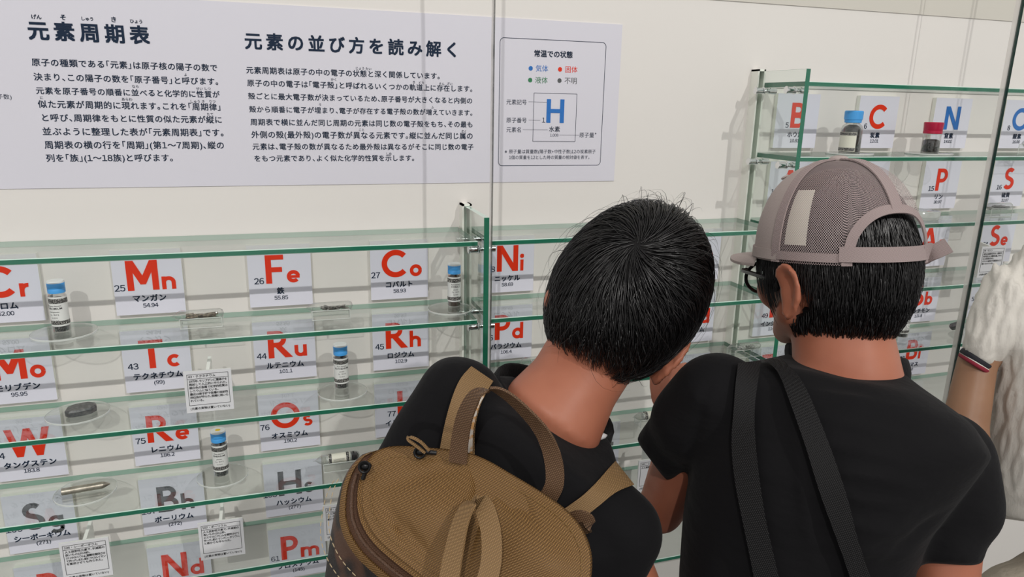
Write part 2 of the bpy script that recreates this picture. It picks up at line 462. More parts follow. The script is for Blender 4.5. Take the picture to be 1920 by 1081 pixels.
# ------------------------------------------------------------------ glass shelves and uprights
def glass_shelf(x0, x1, ztop, label, group):
    t, c = 0.0085, 0.0011
    y0, y1 = -DEPTH, WALL_Y - 0.0012
    zb = ztop - t
    m = MB()
    prof = [(y0, zb+c), (y0+c, zb), (y1, zb), (y1, ztop), (y0+c, ztop), (y0, ztop-c)]   # cross-section
    V = [(x0, y, z) for y, z in prof] + [(x1, y, z) for y, z in prof]
    m.add(V, [])
    # strips between profile points: chamfer, underside, back edge, top, chamfer, front edge
    for k, mat in enumerate([2, 0, 3, 0, 2, 1]):
        l = (k+1) % 6
        m.f.append((k, k+6, l+6, l)); m.m.append(mat)
    m.f.append(tuple(range(6))[::-1]); m.m.append(1)
    m.f.append(tuple(range(6, 12))); m.m.append(1)
    o = m.build('glass_shelf', [GLASS, EDGE, CHAMFER, EDGE_BACK])
    fix_normals(o)
    return tag(o, label, 'shelf', group)
LEFT = (-1.25, 0.1075); MID = (0.1305, 0.689); RIGHT = (0.7075, 2.1)
desc_left = {3: 'long green-edged glass shelf above the Mn, Fe and Co plates', 4: 'long green-edged glass shelf holding the chromium and cobalt vials',
             5: 'long green-edged glass shelf holding the Tc card and dark faceted disc', 6: 'long green-edged glass shelf holding the pointed rod and rhenium vial',
             7: 'long green-edged glass shelf holding the Sg and Bh cards', 8: 'lowest long green-edged glass shelf, under the Pm and Nd plates'}
desc_mid = {3: 'short green-edged glass shelf just above the Ni plate, behind the bare-headed boy', 4: 'short green-edged glass shelf between the Ni and Pd plates',
            5: 'short green-edged glass shelf under the Pd plate', 6: 'short green-edged glass shelf under the green Hg plate',
            7: 'short green-edged glass shelf just below the grey Rg plate', 8: 'lowest short green-edged glass shelf, between the two boys'}
desc_right = {1: 'topmost green-edged glass shelf, above the B, C and N plates', 2: 'green-edged glass shelf carrying the carbon bottle and red-capped jar',
              3: 'green-edged glass shelf between the P and As plates', 4: 'green-edged glass shelf between the As and Sb plates',
              5: 'green-edged glass shelf between the Sb and Bi plates', 6: 'green-edged glass shelf under the Bi plate, by the polo sleeve',
              7: 'lower green-edged glass shelf behind the capped boy'}
for r, d in desc_left.items(): glass_shelf(*LEFT, shelf_z(r), d, 'shelves of the left bay')
for r, d in desc_mid.items(): glass_shelf(*MID, shelf_z(r), d, 'shelves of the middle bay')
for r, d in desc_right.items(): glass_shelf(*RIGHT, shelf_z(r), d, 'shelves of the right bay')

def upright(x0, x1, ztop, label):
    base = thing('glass_upright', ((x0+x1)/2, -0.065, FLOOR_Z), label, 'glass divider', 'glass uprights between the shelf bays')
    o0 = base.location
    m = MB(); m.box(x0, x1, -0.142, WALL_Y-0.001, FLOOR_Z, ztop)
    m.m = [1, 2, 1, 0, 3, 0]
    m.build('panel', [DIVG, EDGE, CHAMFER, EDGE_BACK], base, o0)
    m = MB()
    w = 0.004
    m.box(x0-w, x0-0.0005, -0.012, WALL_Y, FLOOR_Z, ztop+0.004); m.box(x1+0.0005, x1+w, -0.012, WALL_Y, FLOOR_Z, ztop+0.004)
    m.box(x0-w, x1+w, -0.012, WALL_Y, ztop+0.0005, ztop+0.004)
    m.build('wall_channel', PLATE_SIDE, base, o0)
upright(0.1145, 0.1235, 0.1495, 'green-edged upright glass divider right of the cobalt vial')
upright(0.6935, 0.7025, 0.3945, 'tall green-edged upright glass divider in front of the B plate')

def standoff(x, y, z, label):
    b = thing('shelf_standoff', (x, y, z), label, 'shelf bracket', 'chrome standoffs that carry the shelves')
    def cyl(x0, x1, r):
        m = MB(); m.tube([(x0, 0, 0), (x0+0.0008, 0, 0), (x1-0.0008, 0, 0), (x1, 0, 0)], [r*0.86, r, r, r*0.86], 20); return m
    cyl(0.0048, 0.0215, 0.0058).build('barrel', CHROME, b, smooth=True)
    cyl(-0.0215, -0.0085, 0.0058).build('barrel', CHROME, b, smooth=True)
    cyl(-0.0082, -0.0048, 0.0068).build('washer', CHROME, b, smooth=True)
    cyl(-0.0047, 0.0047, 0.0035).build('bolt', CHROME, b, smooth=True)
    cyl(-0.0245, -0.0216, 0.0068).build('end_cap', CHROME, b, smooth=True)
for nm, x, levels in (('left', 0.119, ((3, 'above'), (4, 'beside'))), ('right', 0.698, ((1, 'top'), (2, 'second')))):
    for r, w in levels:
        for y, fb in ((-0.118, 'front'), (-0.030, 'back')):
            if nm == 'left':
                lab = 'chrome %s standoff on the left divider, under the %s shelf edge' % (fb, 'top' if r == 3 else 'second')
            else:
                lab = 'chrome %s standoff on the tall divider, %s the B plate' % (fb, 'above' if r == 1 else 'below')
            standoff(x, y, shelf_z(r)-0.0085-0.0070, lab)

# ------------------------------------------------------------------ element plates
PW, PZ0, PZ1 = 0.0505, 0.0085, 0.1140
CAPH = 0.0486
COLOURS = {'r': (RED, 'red'), 'b': (BLUE, 'blue'), 'g': (GREY, 'grey'), 'v': (GREEN, 'green')}
def element_plate(row, col, num, sym, name, weight, colour='r', where=''):
    x, z = colx(col), shelf_z(row)
    mt, cn = COLOURS[colour]
    b = thing('element_plate', (x, 0, z), 'white plate with %s symbol %s, numbered %s%s' % (cn, sym, num, where), 'sign', 'element plates of the periodic table')
    m = MB(); m.box(-PW, PW, 0.0, WALL_Y-0.0004, PZ0, PZ1); m.m = [1, 1, 0, 1, 1, 1]
    m.build('panel', [PLATE, PLATE_SIDE], b)
    sw = symbol_w(sym, CAPH)
    sx = 0.0045 - sw/2 if len(sym) > 1 else -sw/2 + 0.001
    sx = max(sx, -0.0310)
    m = MB(); symbol(m, sym, CAPH, sx, 0.0482, -0.0005)
    m.build('symbol', mt, b)
    m = MB(); write(m, num, 0.0136, (sx - 0.0032, 0.0484), align='R', y=-0.0005, weight=0.02); m.build('atomic_number', INK, b)
    m = MB(); write(m, name, 0.0122, (-0.0010, 0.0305), width=0.0125*len(name) if len(name) < 7 else 0.0118*len(name), align='C', y=-0.0005, weight=0.05); m.build('element_name', INK, b)
    m = MB(); write(m, weight, 0.0088, (-0.0005, 0.0199), align='C', y=-0.0005, weight=0.02); m.build('atomic_weight', INK, b)
    return b
PL = [
 (4, 6, '24', 'Cr', 'クロム', '52.00'), (4, 7, '25', 'Mn', 'マンガン', '54.94'), (4, 8, '26', 'Fe', '鉄', '55.85'), (4, 9, '27', 'Co', 'コバルト', '58.93'),
 (4, 10, '28', 'Ni', 'ニッケル', '58.69'), (4, 12, '30', 'Zn', '亜鉛', '65.38'), (4, 15, '33', 'As', 'ヒ素', '74.92'), (4, 16, '34', 'Se', 'セレン', '78.97'),
 (5, 6, '42', 'Mo', 'モリブデン', '95.95'), (5, 7, '43', 'Tc', 'テクネチウム', '(99)'), (5, 8, '44', 'Ru', 'ルテニウム', '101.1'), (5, 9, '45', 'Rh', 'ロジウム', '102.9'),
 (5, 10, '46', 'Pd', 'パラジウム', '106.4'), (5, 12, '48', 'Cd', 'カドミウム', '112.4'), (5, 13, '49', 'In', 'インジウム', '114.8'), (5, 15, '51', 'Sb', 'アンチモン', '121.8'), (5, 16, '52', 'Te', 'テルル', '127.6'),
 (6, 6, '74', 'W', 'タングステン', '183.8'), (6, 7, '75', 'Re', 'レニウム', '186.2'), (6, 8, '76', 'Os', 'オスミウム', '190.2'), (6, 9, '77', 'Ir', 'イリジウム', '192.2'),
 (6, 12, '80', 'Hg', '水銀', '200.6', 'v'), (6, 13, '81', 'Tl', 'タリウム', '204.4'), (6, 15, '83', 'Bi', 'ビスマス', '209.0'),
 (7, 6, '106', 'Sg', 'シーボーギウム', '(271)', 'g'), (7, 7, '107', 'Bh', 'ボーリウム', '(272)', 'g'), (7, 8, '108', 'Hs', 'ハッシウム', '(277)', 'g'),
 (7, 11, '111', 'Rg', 'レントゲニウム', '(280)', 'g'),
 (8, 6, '59', 'Pr', 'プラセオジム', '140.9'), (8, 7, '60', 'Nd', 'ネオジム', '144.2'), (8, 8, '61', 'Pm', 'プロメチウム', '(145)'),
 (9, 12, '97', 'Bk', 'バークリウム', '(247)'),
 (2, 13, '5', 'B', 'ホウ素', '10.81'), (2, 14, '6', 'C', '炭素', '12.01'), (2, 15, '7', 'N', '窒素', '14.01', 'b'), (2, 16, '8', 'O', '酸素', '16.00', 'b'),
 (3, 13, '13', 'Al', 'アルミニウム', '26.98'), (3, 14, '14', 'Si', 'ケイ素', '28.09'), (3, 15, '15', 'P', 'リン', '30.97'), (3, 16, '16', 'S', '硫黄', '32.07'),
]
for p in PL:
    if p[3] == 'Bk': continue
    element_plate(*p)

# ------------------------------------------------------------------ the wall board with the explanation
BY = 0.0085
def bpt(px, py):
    p = on_y(px, py, BY); return p[0], p[2]
bx0, bx1, bz0, bz1 = -1.45, 0.4095, 0.1885, 0.4665
board = thing('text_board', ((bx0+bx1)/2, BY, bz0), 'large white wall board of Japanese text explaining the periodic table', 'sign')
bo = np.array(board.location)
m = MB(); m.box(bx0, bx1, BY, WALL_Y-0.0003, bz0, bz1); m.build('panel', BOARD, board, bo)
def line(mb, s, x0, x1, y, em, weight=0.0):
    """one printed line: from its left and right ends and its middle height in the photo"""
    a = bpt(x0, y[0]); b = bpt(x1, y[1])
    zc = (a[1]+b[1])/2
    tr = 1.20 if em > 0.03 else 1.04
    cw = sum(char_cell(c, weight, 3)[2] for c in s)
    em = (b[0]-a[0])/(cw*tr - (0.2 if em > 0.03 else 0))
    write(mb, s, em, (a[0], zc - em*0.36), width=b[0]-a[0], align='L', weight=weight, y=BY-0.0004)
head = MB()
line(head, '元素周期表', 52, 280, (62, 62), 0.0375, 0.060)
head2 = MB(); line(head2, '元素の並び方を読み解く', 458, 862, (79, 92), 0.0345, 0.050)
for s, x0, x1, y in (('げん', 58, 78, 31), ('そ', 112, 122, 33), ('しゅう', 151, 176, 34), ('き', 207, 216, 37), ('ひょう', 243, 268, 39)):
    a = bpt(x0, y); b = bpt(x1, y)
    write(head, s, min(0.0086, (b[0]-a[0])/len(s)*1.02) if len(s) > 1 else 0.0086, (a[0], a[1]-0.0026), width=b[0]-a[0], weight=0.04, y=BY-0.0004)
head.build('headline', INK, board, bo); head2.build('headline', INK, board, bo)
body = MB()
L1 = [('原子の種類である「元素」は原子核の陽子の数で', 59, 408, 117, 127), ('決まり、この陽子の数を「原子番号」と呼びます。', 63, 411, 144, 153),
      ('元素を原子番号の順番に並べると化学的に性質が', 67, 412, 170, 177), ('似た元素が周期的に現れます。これを「周期律」', 71, 415, 195, 201),
      ('と呼び、周期律をもとに性質の似た元素が縦に', 76, 417, 220, 225), ('並ぶように整理した表が「元素周期表」です。', 79, 421, 246, 249),
      ('周期表の横の行を「周期」(第1〜7周期)、縦の', 83, 421, 271, 273), ('列を「族」(1〜18族)と呼びます。', 86, 326, 296, 296)]
for s, x0, x1, ya, yb in L1: line(body, s, x0, x1, (ya, yb), 0.0158, 0.028)
L2 = [('元素周期表は原子の中の電子の状態と深く関係しています。', 461, 826, 130, 144), ('原子の中の電子は「電子殻」と呼ばれるいくつかの軌道上に存在します。', 463, 887, 154, 168),
      ('殻ごとに最大電子数が決まっているため、原子番号が大きくなると内側の', 465, 886, 179, 190), ('殻から順番に電子が埋まり、電子が存在する電子殻の数が増えていきます。', 467, 887, 203, 213),
      ('周期表で横に並んだ同じ周期の元素は同じ数の電子殻をもち、その最も', 469, 887, 227, 235), ('外側の殻(最外殻)の電子数が異なる元素です。縦に並んだ同じ属の', 471, 887, 251, 256),
      ('元素は、電子殻の数が異なるため最外殻は異なるがそこに同じ数の電子', 473, 888, 274, 276), ('をもつ元素であり、よく似た化学的性質を示します。', 476, 778, 296, 297)]
for s, x0, x1, ya, yb in L2: line(body, s, x0, x1, (ya, yb), 0.0150, 0.026)
for s, x, y in (('よ', 348, 140), ('なら', 254, 162), ('せい', 374, 166), ('しつ', 389, 166), ('に', 78, 183), ('あらわ', 238, 186), ('しゅう', 366, 190), ('き', 381, 190), ('りつ', 398, 190), ('たて', 394, 214),
                ('じょう', 675, 128), ('たい', 691, 129), ('かく', 626, 149), ('き', 776, 154), ('どう', 790, 155), ('そん', 828, 157), ('ざい', 843, 157), ('う', 600, 196), ('ふ', 811, 201), ('こと', 678, 243), ('ぞく', 870, 246), ('しめ', 729, 288)):
    a = bpt(x, y)
    write(body, s, 0.0050, (a[0], a[1]-0.0018), align='C', weight=0.01, y=BY-0.0004, res=2)
a = bpt(22, 180); write(body, '(原子数)', 0.0080, (a[0], a[1]-0.004), align='R', weight=0.0, y=BY-0.0004)
body.build('paragraphs', INK, board, bo)
# legend box
leg = MB()
def hline(mb, x0, x1, z, t=0.0004): mb.box(x0, x1, BY-0.0005, BY-0.0001, z-t/2, z+t/2)
def vline(mb, x, z0, z1, t=0.0004): mb.box(x-t/2, x+t/2, BY-0.0005, BY-0.0001, z0, z1)
A_ = bpt(936, 190)[0]; B_ = bpt(1131, 190)[0]; T_ = bpt(1035, 75)[1]; Z_ = bpt(1030, 310)[1]
r = 0.007
pts = []
for cx, cz, s in ((B_-r, T_-r, 0), (A_+r, T_-r, 90), (A_+r, Z_+r, 180), (B_-r, Z_+r, 270)):
    pts += arc(cx, cz, r, r, s, s+90, 8)
pts.append(pts[0])
V, F = stroke(pts, 0.0009); leg.add([(a, BY-0.0004, b) for a, b in V], F)
def put(mb, s, px, py, em, align='L', weight=0.004, w=None):
    a = bpt(px, py)
    if w: w = bpt(px+w, py)[0]-a[0]
    if w: em = min(em, w/sum(char_cell(c, weight, 3)[2] for c in s))
    write(mb, s, em, (a[0], a[1]-em*0.36), width=w, align=align, weight=weight, y=BY-0.0004)
put(leg, '常温での状態', 1001, 100, 0.0130, weight=0.045, w=73)
put(leg, '元素記号', 949, 191, 0.0105, w=39); put(leg, '原子番号', 949, 225, 0.0105, w=39); put(leg, '元素名', 949, 243, 0.0105, w=29)
put(leg, '1', 1016, 225, 0.0115); put(leg, '水素', 1029, 242, 0.0112, w=21, weight=0.012); put(leg, '1.008', 1031, 253, 0.0078, w=16); put(leg, '原子量', 1086, 253, 0.0105, w=28); put(leg, '※', 1115, 250, 0.0058)
put(leg, '※原子量は質量数(陽子数+中性子数)12の炭素原子', 946, 284, 0.0090, w=171)
put(leg, '1個の質量を12とした時の質量の相対値を表す。', 954, 295, 0.0090, w=152)
q = lambda x, y: bpt(x, y)
x0, x1 = q(1000, 220)[0], q(1080, 220)[0]; zt, zb = q(1040, 175)[1], q(1040, 265)[1]
hline(leg, x0, x1, zt, 0.0006); hline(leg, x0, x1, zb, 0.0006); vline(leg, x0, zb, zt, 0.0006); vline(leg, x1, zb, zt, 0.0006)
for xa, xb, y in ((991, 1025, 191), (991, 1013, 225), (980, 1027, 243), (1049, 1086, 253)):
    hline(leg, q(xa, y)[0], q(xb, y)[0], q((xa+xb)/2, y)[1], 0.0003)
leg.build('legend', INK, board, bo)
for nm, s, px, py, mt in (('gas_key', '気体', 1004, 128, BLUE), ('solid_key', '固体', 1059, 130, RED), ('liquid_key', '液体', 1003, 150, GREEN), ('unknown_key', '不明', 1058, 151, GREY)):
    m = MB(); put(m, s, px, py, 0.0128, w=24, weight=0.006)
    c = bpt(px-9, py); V, F = stroke(arc(0, 0, .00195, .00195, 0, 360, 20), 0.0039); m.add([(c[0]+a, BY-0.0004, c[1]+b) for a, b in V], F)
    m.build(nm, mt, board, bo)
m = MB(); cH = bpt(1024, 230); symbol(m, 'H', bpt(1043, 186)[1]-cH[1], cH[0], cH[1], BY-0.0004); m.build('example_symbol', BLUE, board, bo)

# ------------------------------------------------------------------ little cards on fins
def info_card(x, y, row, head, lines, foot, label, em=0.00455):
    z = shelf_z(row)
    b = thing('info_card', (x, y, z), label, 'sign', 'information cards for elements without a sample')
    w, h = 0.0345, 0.0690
    m = MB(); m.box(-w, w, 0, 0.003, 0.0004, h); m.m = [1, 1, 0, 1, 1, 1]; m.build('card', [SIGNW, SIGNSIDE], b)
    m = MB(); m.add([(-.0025, .0032, .0004), (.0025, .0032, .0004), (.0025, .048, .0004), (-.0025, .048, .0004), (-.0025, .0032, h-.002), (.0025, .0032, h-.002), (.0025, .048, h+.006), (-.0025, .048, h+.006)],
                    [(0,3,2,1),(4,5,6,7),(0,1,5,4),(1,2,6,5),(2,3,7,6),(3,0,4,7)])
    m.build('fin', SIGNSIDE, b)
    m = MB(); yy = -0.0004
    def bx(x0, x1, z0, z1): m.box(x0, x1, yy, yy+0.0003, z0, z1)
    t = 0.00055; xl, xr, zt, zm, zb = -0.0300, 0.0300, 0.0640, 0.0566, 0.0125
    bx(xl, xr, zt-t, zt); bx(xl, xr, zm-t, zm); bx(xl, xr, zb, zb+t); bx(xl, xl+t, zb, zt); bx(xr-t, xr, zb, zt)
    write(m, head, em*1.06, (xl+0.002, zm+0.0020), y=yy, weight=0.03, res=2)
    for i, s in enumerate(lines): write(m, s, em, (xl+0.0022, zm-0.0056-i*0.00535), y=yy, weight=0.03, res=2, width=min(sum(char_cell(c, 0.012, 2)[2] for c in s)*em*0.98, xr-xl-0.0042))
    write(m, foot, em, (0, 0.0055), align='C', y=yy, weight=0.03, res=2)
    m.build('print', INKB, b)
FOOT = '(元素の実物は置いていない)'
info_card(-0.3157, -0.090, 5, '43・テクネチウム', ['1975年、モリブデンに重陽子を', '照射して人工的に作られた。', '銀白色の金属で化学的性質は', 'レニウムに似ている。', '最近は原子炉で各種の放射性', '同位体が作られ、医療に用いら', 'れている。'], FOOT, 'small white card headed 43, on a fin beside the Tc plate')
info_card(-0.5165, -0.090, 7, '106・シーボーギウム', ['人工放射性元素で、半減期の', '長いものは0.8秒。', 'カリホルニウムに酸素を衝突させ', 'て作った。また、鉛にクロムイオン', 'を衝突させても作られた。'], FOOT, 'small white card headed 106, on a fin below the Sg plate')
info_card(-0.3172, -0.090, 7, '107・ボーリウム', ['人工放射性元素で、半減期の', '長いものは0.1秒。', 'ビスマスにクロムを衝突させて', '作った。鉛とマンガン、タリウム', 'と鉄からも作られた。'], FOOT, 'small white card headed 107, on a fin below the Bh plate')
info_card(-0.1190, -0.090, 7, '108・ハッシウム', ['人工放射性元素で、半減期の', '長いものは16秒。', '鉛に鉄を衝突させて作った。'], FOOT, 'small white card headed 108, partly behind the backpack')
info_card(1.2790, -0.090, 4, '34・セレン', ['灰色の金属光沢をもつ固体で、', '光が当たると電気を通しやすく', 'なる性質がある。', 'ガラスの着色や光電池などに', '用いられている。'], FOOT, 'small white card of dense text standing in front of the Se plate')
info_card(0.4840, -0.090, 7, '111・レントゲニウム', ['人工放射性元素。'], FOOT, 'small white card mostly hidden between the two boys')

# ------------------------------------------------------------------ samples
def disc(x, y, row, label, R=0.0445):
    z = shelf_z(row) + 0.0004
    b = thing('display_disc', (x, y, z), label, 'display stand', 'clear acrylic display discs')
    m = MB(); m.lathe([(0, 0), (R, 0)], 48); m.lathe([(0, 0.0026), (R-0.0006, 0.0026)], 48); m.build('plate', ACRYL, b)
    m = MB(); m.lathe([(R, 0), (R, 0.0020), (R-0.0006, 0.0026)], 48); m.build('rim', ACRYL_RIM, b, smooth=True)
    return z + 0.0027
def bent(mb, s, R, em, z, a_mid, width=None, weight=0.01):
    V, F = text_geo(s, weight, 1.0, 2)
    x0, x1 = V[:, 0].min(), V[:, 0].max(); sc = width/(x1-x0) if width else em
    P = []
    for a, b_ in V:
        t = a_mid + (a-(x0+x1)/2)*sc/R
        P.append((R*math.cos(t), R*math.sin(t), z + b_*em))
    mb.add(P, F)
def vial(x, y, z, label, fill, words, H=0.078, R=0.0118, dot=None, fill_h=0.6, turn=-95):
    b = thing('sample_vial', (x, y, z), label, 'vial', 'blue-capped sample vials')
    hb = H*0.78
    m = MB(); m.lathe([(0, 0), (R*.9, 0), (R, .0012), (R, hb-.006), (R*.82, hb-.001), (R*.82, hb+.006)], 36); m.build('glass_body', AMPG, b, smooth=True, sharp=60)
    m = MB(); m.lathe([(0, .0012), (R*.88, .0012), (R*.9, .002), (R*.9, hb*fill_h), (R*.5, hb*fill_h+.002), (0, hb*fill_h+.001)], 28); m.build('contents', fill, b, smooth=True, sharp=70)
    a0 = math.radians(turn); sp = math.radians(118)
    lb = b
    m = MB(); m.lathe([(R+.0003, hb*.16), (R+.0003, hb*.90)], 36, a0=a0-sp, a1=a0+sp); lab = m.build('label', LABEL, b, smooth=True)
    m = MB()
    for za, zb_ in ((hb*.205, hb*.30), (hb*.74, hb*.855)): m.lathe([(R+.0006, za), (R+.0006, zb_)], 36, a0=a0-sp*.97, a1=a0+sp*.97)
    m.build('pattern_band', BANDP, lab, smooth=True)
    m = MB()
    for i, (s, em) in enumerate(words): bent(m, s, R+.0006, em, hb*(.665-.075*i), a0)
    m.build('print', INKB, lab)
    m = MB(); zc = hb-.001
    m.lathe([(R*.9, zc), (R*.99, zc), (R*1.0, zc+.006), (R*.97, zc+.0065), (R*.99, zc+.007), (R*1.0, H-.0035), (R*.98, H-.0032)], 36); cp = m.build('cap', CAPBLUE, b, smooth=True, sharp=40)
    m = MB(); m.lathe([(R*.98, H-.0032), (R*.99, H-.001), (R*.93, H), (0, H)], 36); m.build('cap_top', CAPWHITE, cp, smooth=True, sharp=50)
    if dot:
        m = MB(); m.lathe([(.004, H), (.004, H+.0004), (0, H+.0004)], 20); m.build('cap_dot', dot, cp)
def words(n): return [(n[0], .0030), (n[1], .0044), (n[2], .0026), ('5 g   99.9 %', .0028), ('lot 3210', .0026), ('purity 99.9', .0026)]
zt = disc(-0.513, -0.0482, 4, 'clear acrylic disc under the chromium vial')
vial(-0.5167, -0.0440, zt, 'blue-capped glass vial of dark chromium pieces right of the Cr plate', GRAIN, words(('The pure element', 'CHROMIUM', 'metal granules')), turn=-110, fill_h=.82)
zt = disc(0.0780, -0.0600, 4, 'clear acrylic disc under the cobalt vial', .039)
vial(0.0875, -0.0480, zt, 'blue-capped vial of brown cobalt powder beside the glass divider', BROWNG, words(('Pure element', 'COBALT', 'powder')), H=.076, R=.0112, turn=-88, fill_h=.9)
zt = disc(-0.1103, -0.0640, 5, 'clear acrylic disc under the ruthenium vial', .041)
vial(-0.1102, -0.0480, zt, 'white and blue capped vial of grey powder between the Ru and Rh plates', GRAIN, words(('Pure element', 'RUTHENIUM', 'powder')), H=.078, turn=-88, fill_h=.9)
zt = disc(-0.3105, -0.0573, 6, 'clear acrylic disc under the rhenium vial', .0405)
vial(-0.3123, -0.0550, zt, 'blue-capped vial with a yellow dot, right of the Re plate', GRAIN, words(('Pure element', 'RHENIUM', 'granules')), H=.080, dot=YELLOW, turn=-92, fill_h=.9)
vial(1.0963, -0.0540, shelf_z(5)+.0004, 'blue-capped vial left of the Sb plate, half behind the capped boy', GRAIN, words(('Pure element', 'ANTIMONY', 'pieces')), H=.070, R=.0150, turn=-80, fill_h=.3)
vial(0.7360, -0.0500, shelf_z(4)+.0004, 'blue-capped vial behind the cap brim and glasses', FLAKE, words(('Pure element', 'GALLIUM', 'metal')), H=.085, R=.0150, turn=-80, fill_h=.3)

zt = disc(-0.5104, -0.0472, 5, 'clear acrylic disc under the dark faceted metal piece')
m = MB(); pts = [(-.0215, -.004), (-.017, -.0135), (-.004, -.0165), (.012, -.0150), (.0205, -.007), (.0215, .005), (.013, .0150), (-.005, .0165), (-.0165, .011)]
n = len(pts)
m.add([(a, b, .0002) for a, b in pts] + [(a*1.02, b*1.02, .0075) for a, b in pts] + [(a*.93, b*.9, .0098) for a, b in pts],
      [tuple(range(n))[::-1]] + [(i, (i+1) % n, n+(i+1) % n, n+i) for i in range(n)] + [(n+i, n+(i+1) % n, 2*n+(i+1) % n, 2*n+i) for i in range(n)] + [tuple(range(2*n, 3*n))])
o = m.build('metal_slug', DARKMETAL); o.location = (-0.5055, -0.0500, zt); o.rotation_euler = (0, 0, .35)
tag(o, 'dark grey faceted slab of molybdenum lying on a clear disc', 'metal sample')
zt = disc(-0.5141, -0.0532, 6, 'clear acrylic disc under the pointed metal rod')
rod = thing('metal_rod', (-0.5115, -0.0560, zt+.0058), 'pointed silvery tungsten rod lying on a clear disc', 'metal sample')
m = MB(); m.tube([(-.034, 0, 0), (-.0335, 0, 0), (.022, 0, 0), (.0235, 0, 0)], [.0052, .0056, .0056, .0052], 24); m.build('shaft', STEEL, rod, smooth=True)
m = MB(); m.tube([(.0236, 0, 0), (.0250, 0, 0), (.0330, 0, 0)], [.0050, .0046, .0008], 24); m.build('tip', STEEL, rod, smooth=True)
rod.rotation_euler = (0, 0, .12)

def acryl_block(x, y, row, label, w=.030, d=.013, h=.0165):
    z = shelf_z(row)+.0004
    b = thing('acrylic_block', (x, y, z), label, 'display stand', 'clear acrylic ampoule blocks')
    m = MB(); n = 10; prof = [(-d, 0), (d, 0), (d, h)] + [(.0075*math.cos(t), h-.0062*math.sin(t)) for t in np.linspace(0, math.pi, n)] + [(-d, h)]
    k = len(prof)
    m.add([(-w, a, c) for a, c in prof] + [(w, a, c) for a, c in prof], [(i, (i+1) % k, k+(i+1) % k, k+i) for i in range(k)])
    m.add([(s*w, a, c) for s in (-1, 1) for a, c in prof], [tuple(range(k))[::-1], tuple(range(k, 2*k))])
    m.build('block', ACRYL, b)
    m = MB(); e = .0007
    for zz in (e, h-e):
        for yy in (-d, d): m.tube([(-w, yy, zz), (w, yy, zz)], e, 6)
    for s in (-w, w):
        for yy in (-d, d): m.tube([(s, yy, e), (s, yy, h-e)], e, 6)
    m.build('edge_glints', ACRYL_RIM, b)  # whitish tubes added to imitate light caught along the block's edges
    return z + h - .0062
def ampoule(x, y, z, label, kind, L=.036, R=.0080, rot=0):
    b = thing('glass_ampoule', (x, y, z+R+.0004), label, 'ampoule', 'sealed glass ampoules')
    b.rotation_euler = (0, 0, rot)
    m = MB(); path = [(-L-.006, 0, 0), (-L-.003, 0, 0), (-L, 0, 0), (-L+.003, 0, 0), (-L+.009, 0, 0), (L-.006, 0, 0), (L-.002, 0, 0), (L, 0, 0)]
    m.tube(path, [.0004, .0010, .0022, .0052, R, R, R*.75, .0008], 22); m.build('tube', AMPG, b, smooth=True, sharp=70)
    if kind == 'label':
        m = MB(); m.tube([(-.020, 0, 0), (.022, 0, 0)], R*.80, 20); m.build('contents', WHITEGR, b, smooth=True)
        m = MB(); m.tube([(-.017, 0, 0), (.019, 0, 0)], R*1.03, 24, cap=False); lb = m.build('label', CREAM, b, smooth=True)
        m = MB()
        for a in (-.0165, .0125): m.tube([(a, 0, 0), (a+.005, 0, 0)], R*1.06, 24, cap=False)
        m.build('pattern_band', BANDP, lb, smooth=True)
        m = MB()
        for i in range(4): m.box(-.009, .010-.002*(i % 2), -R*1.08, -R*1.075, .002-.0016*i, .0024-.0016*i)
        m.build('print', INKB, lb)
        m = MB(); m.tube([(.0215, 0, 0), (.026, 0, 0), (.031, 0, 0), (.034, 0, 0)], [R*.98, R*1.02, R*.8, R*.2], 20); m.build('stopper', INKB, b, smooth=True)
    else:
        mt = {'bronze': BRONZE, 'flake': FLAKE, 'white': WHITEGR, 'dark': GRAIN}[kind]
        m = MB(); rr = random.Random(hash(label) % 1000)
        rr = random.Random(sum(map(ord, label)))
        for i in range(16 if kind != 'white' else 60):
            c = np.array([rr.uniform(-L*.40, L*.62), rr.uniform(-R*.40, R*.40), rr.uniform(-R*.58, R*.12)])
            l = rr.uniform(.009, .018) if kind != 'white' else .0030
            a = rr.uniform(-.5, .5) if kind == 'bronze' else rr.uniform(-1.2, 1.2)
            u = np.array([math.cos(a), math.sin(a)*.4, math.sin(a)*.15]); u = nrm(u)
            v = nrm(np.cross(u, [rr.uniform(-.4, .4), rr.uniform(-.6, .6), 1])); w = np.cross(u, v)
            hw, th = (.0028, .0008) if kind != 'white' else (.0018, .0016)
            P = [c + u*l*sx*.5 + v*hw*sy + w*th*sz for sz in (-1, 1) for sx, sy in ((-1, -1), (1, -1), (1, 1), (-1, 1))]
            m.add(P, [(0,3,2,1),(4,5,6,7),(0,1,5,4),(1,2,6,5),(2,3,7,6),(3,0,4,7)])
        m.build('contents', mt, b)
z = acryl_block(-0.3200, -0.0600, 4, 'clear acrylic block under the manganese ampoule')
ampoule(-0.3230, -0.0600, z, 'clear glass ampoule of brown manganese slivers right of the Mn plate', 'bronze', rot=.03)
z = acryl_block(-0.1237, -0.0620, 4, 'clear acrylic block under the iron ampoule')
ampoule(-0.1237, -0.0620, z, 'clear glass ampoule of grey iron flakes between the Fe and Co plates', 'flake', rot=.02)
z = acryl_block(-0.1185, -0.0800, 6, 'clear acrylic block under the osmium ampoule, right of the Os plate')
ampoule(-0.1230, -0.0800, z, 'ampoule with a cream label and dark stopper, right of the Os plate', 'label', rot=.03)
z = acryl_block(0.6750, -0.0780, 5, 'clear acrylic block under the ampoule left of the In plate')
ampoule(0.6750, -0.0780, z, 'clear ampoule of pale beads just above the capped boy\'s shoulder', 'white')
z = acryl_block(0.4850, -0.0640, 6, 'clear acrylic block half hidden by the capped boy\'s sleeve')
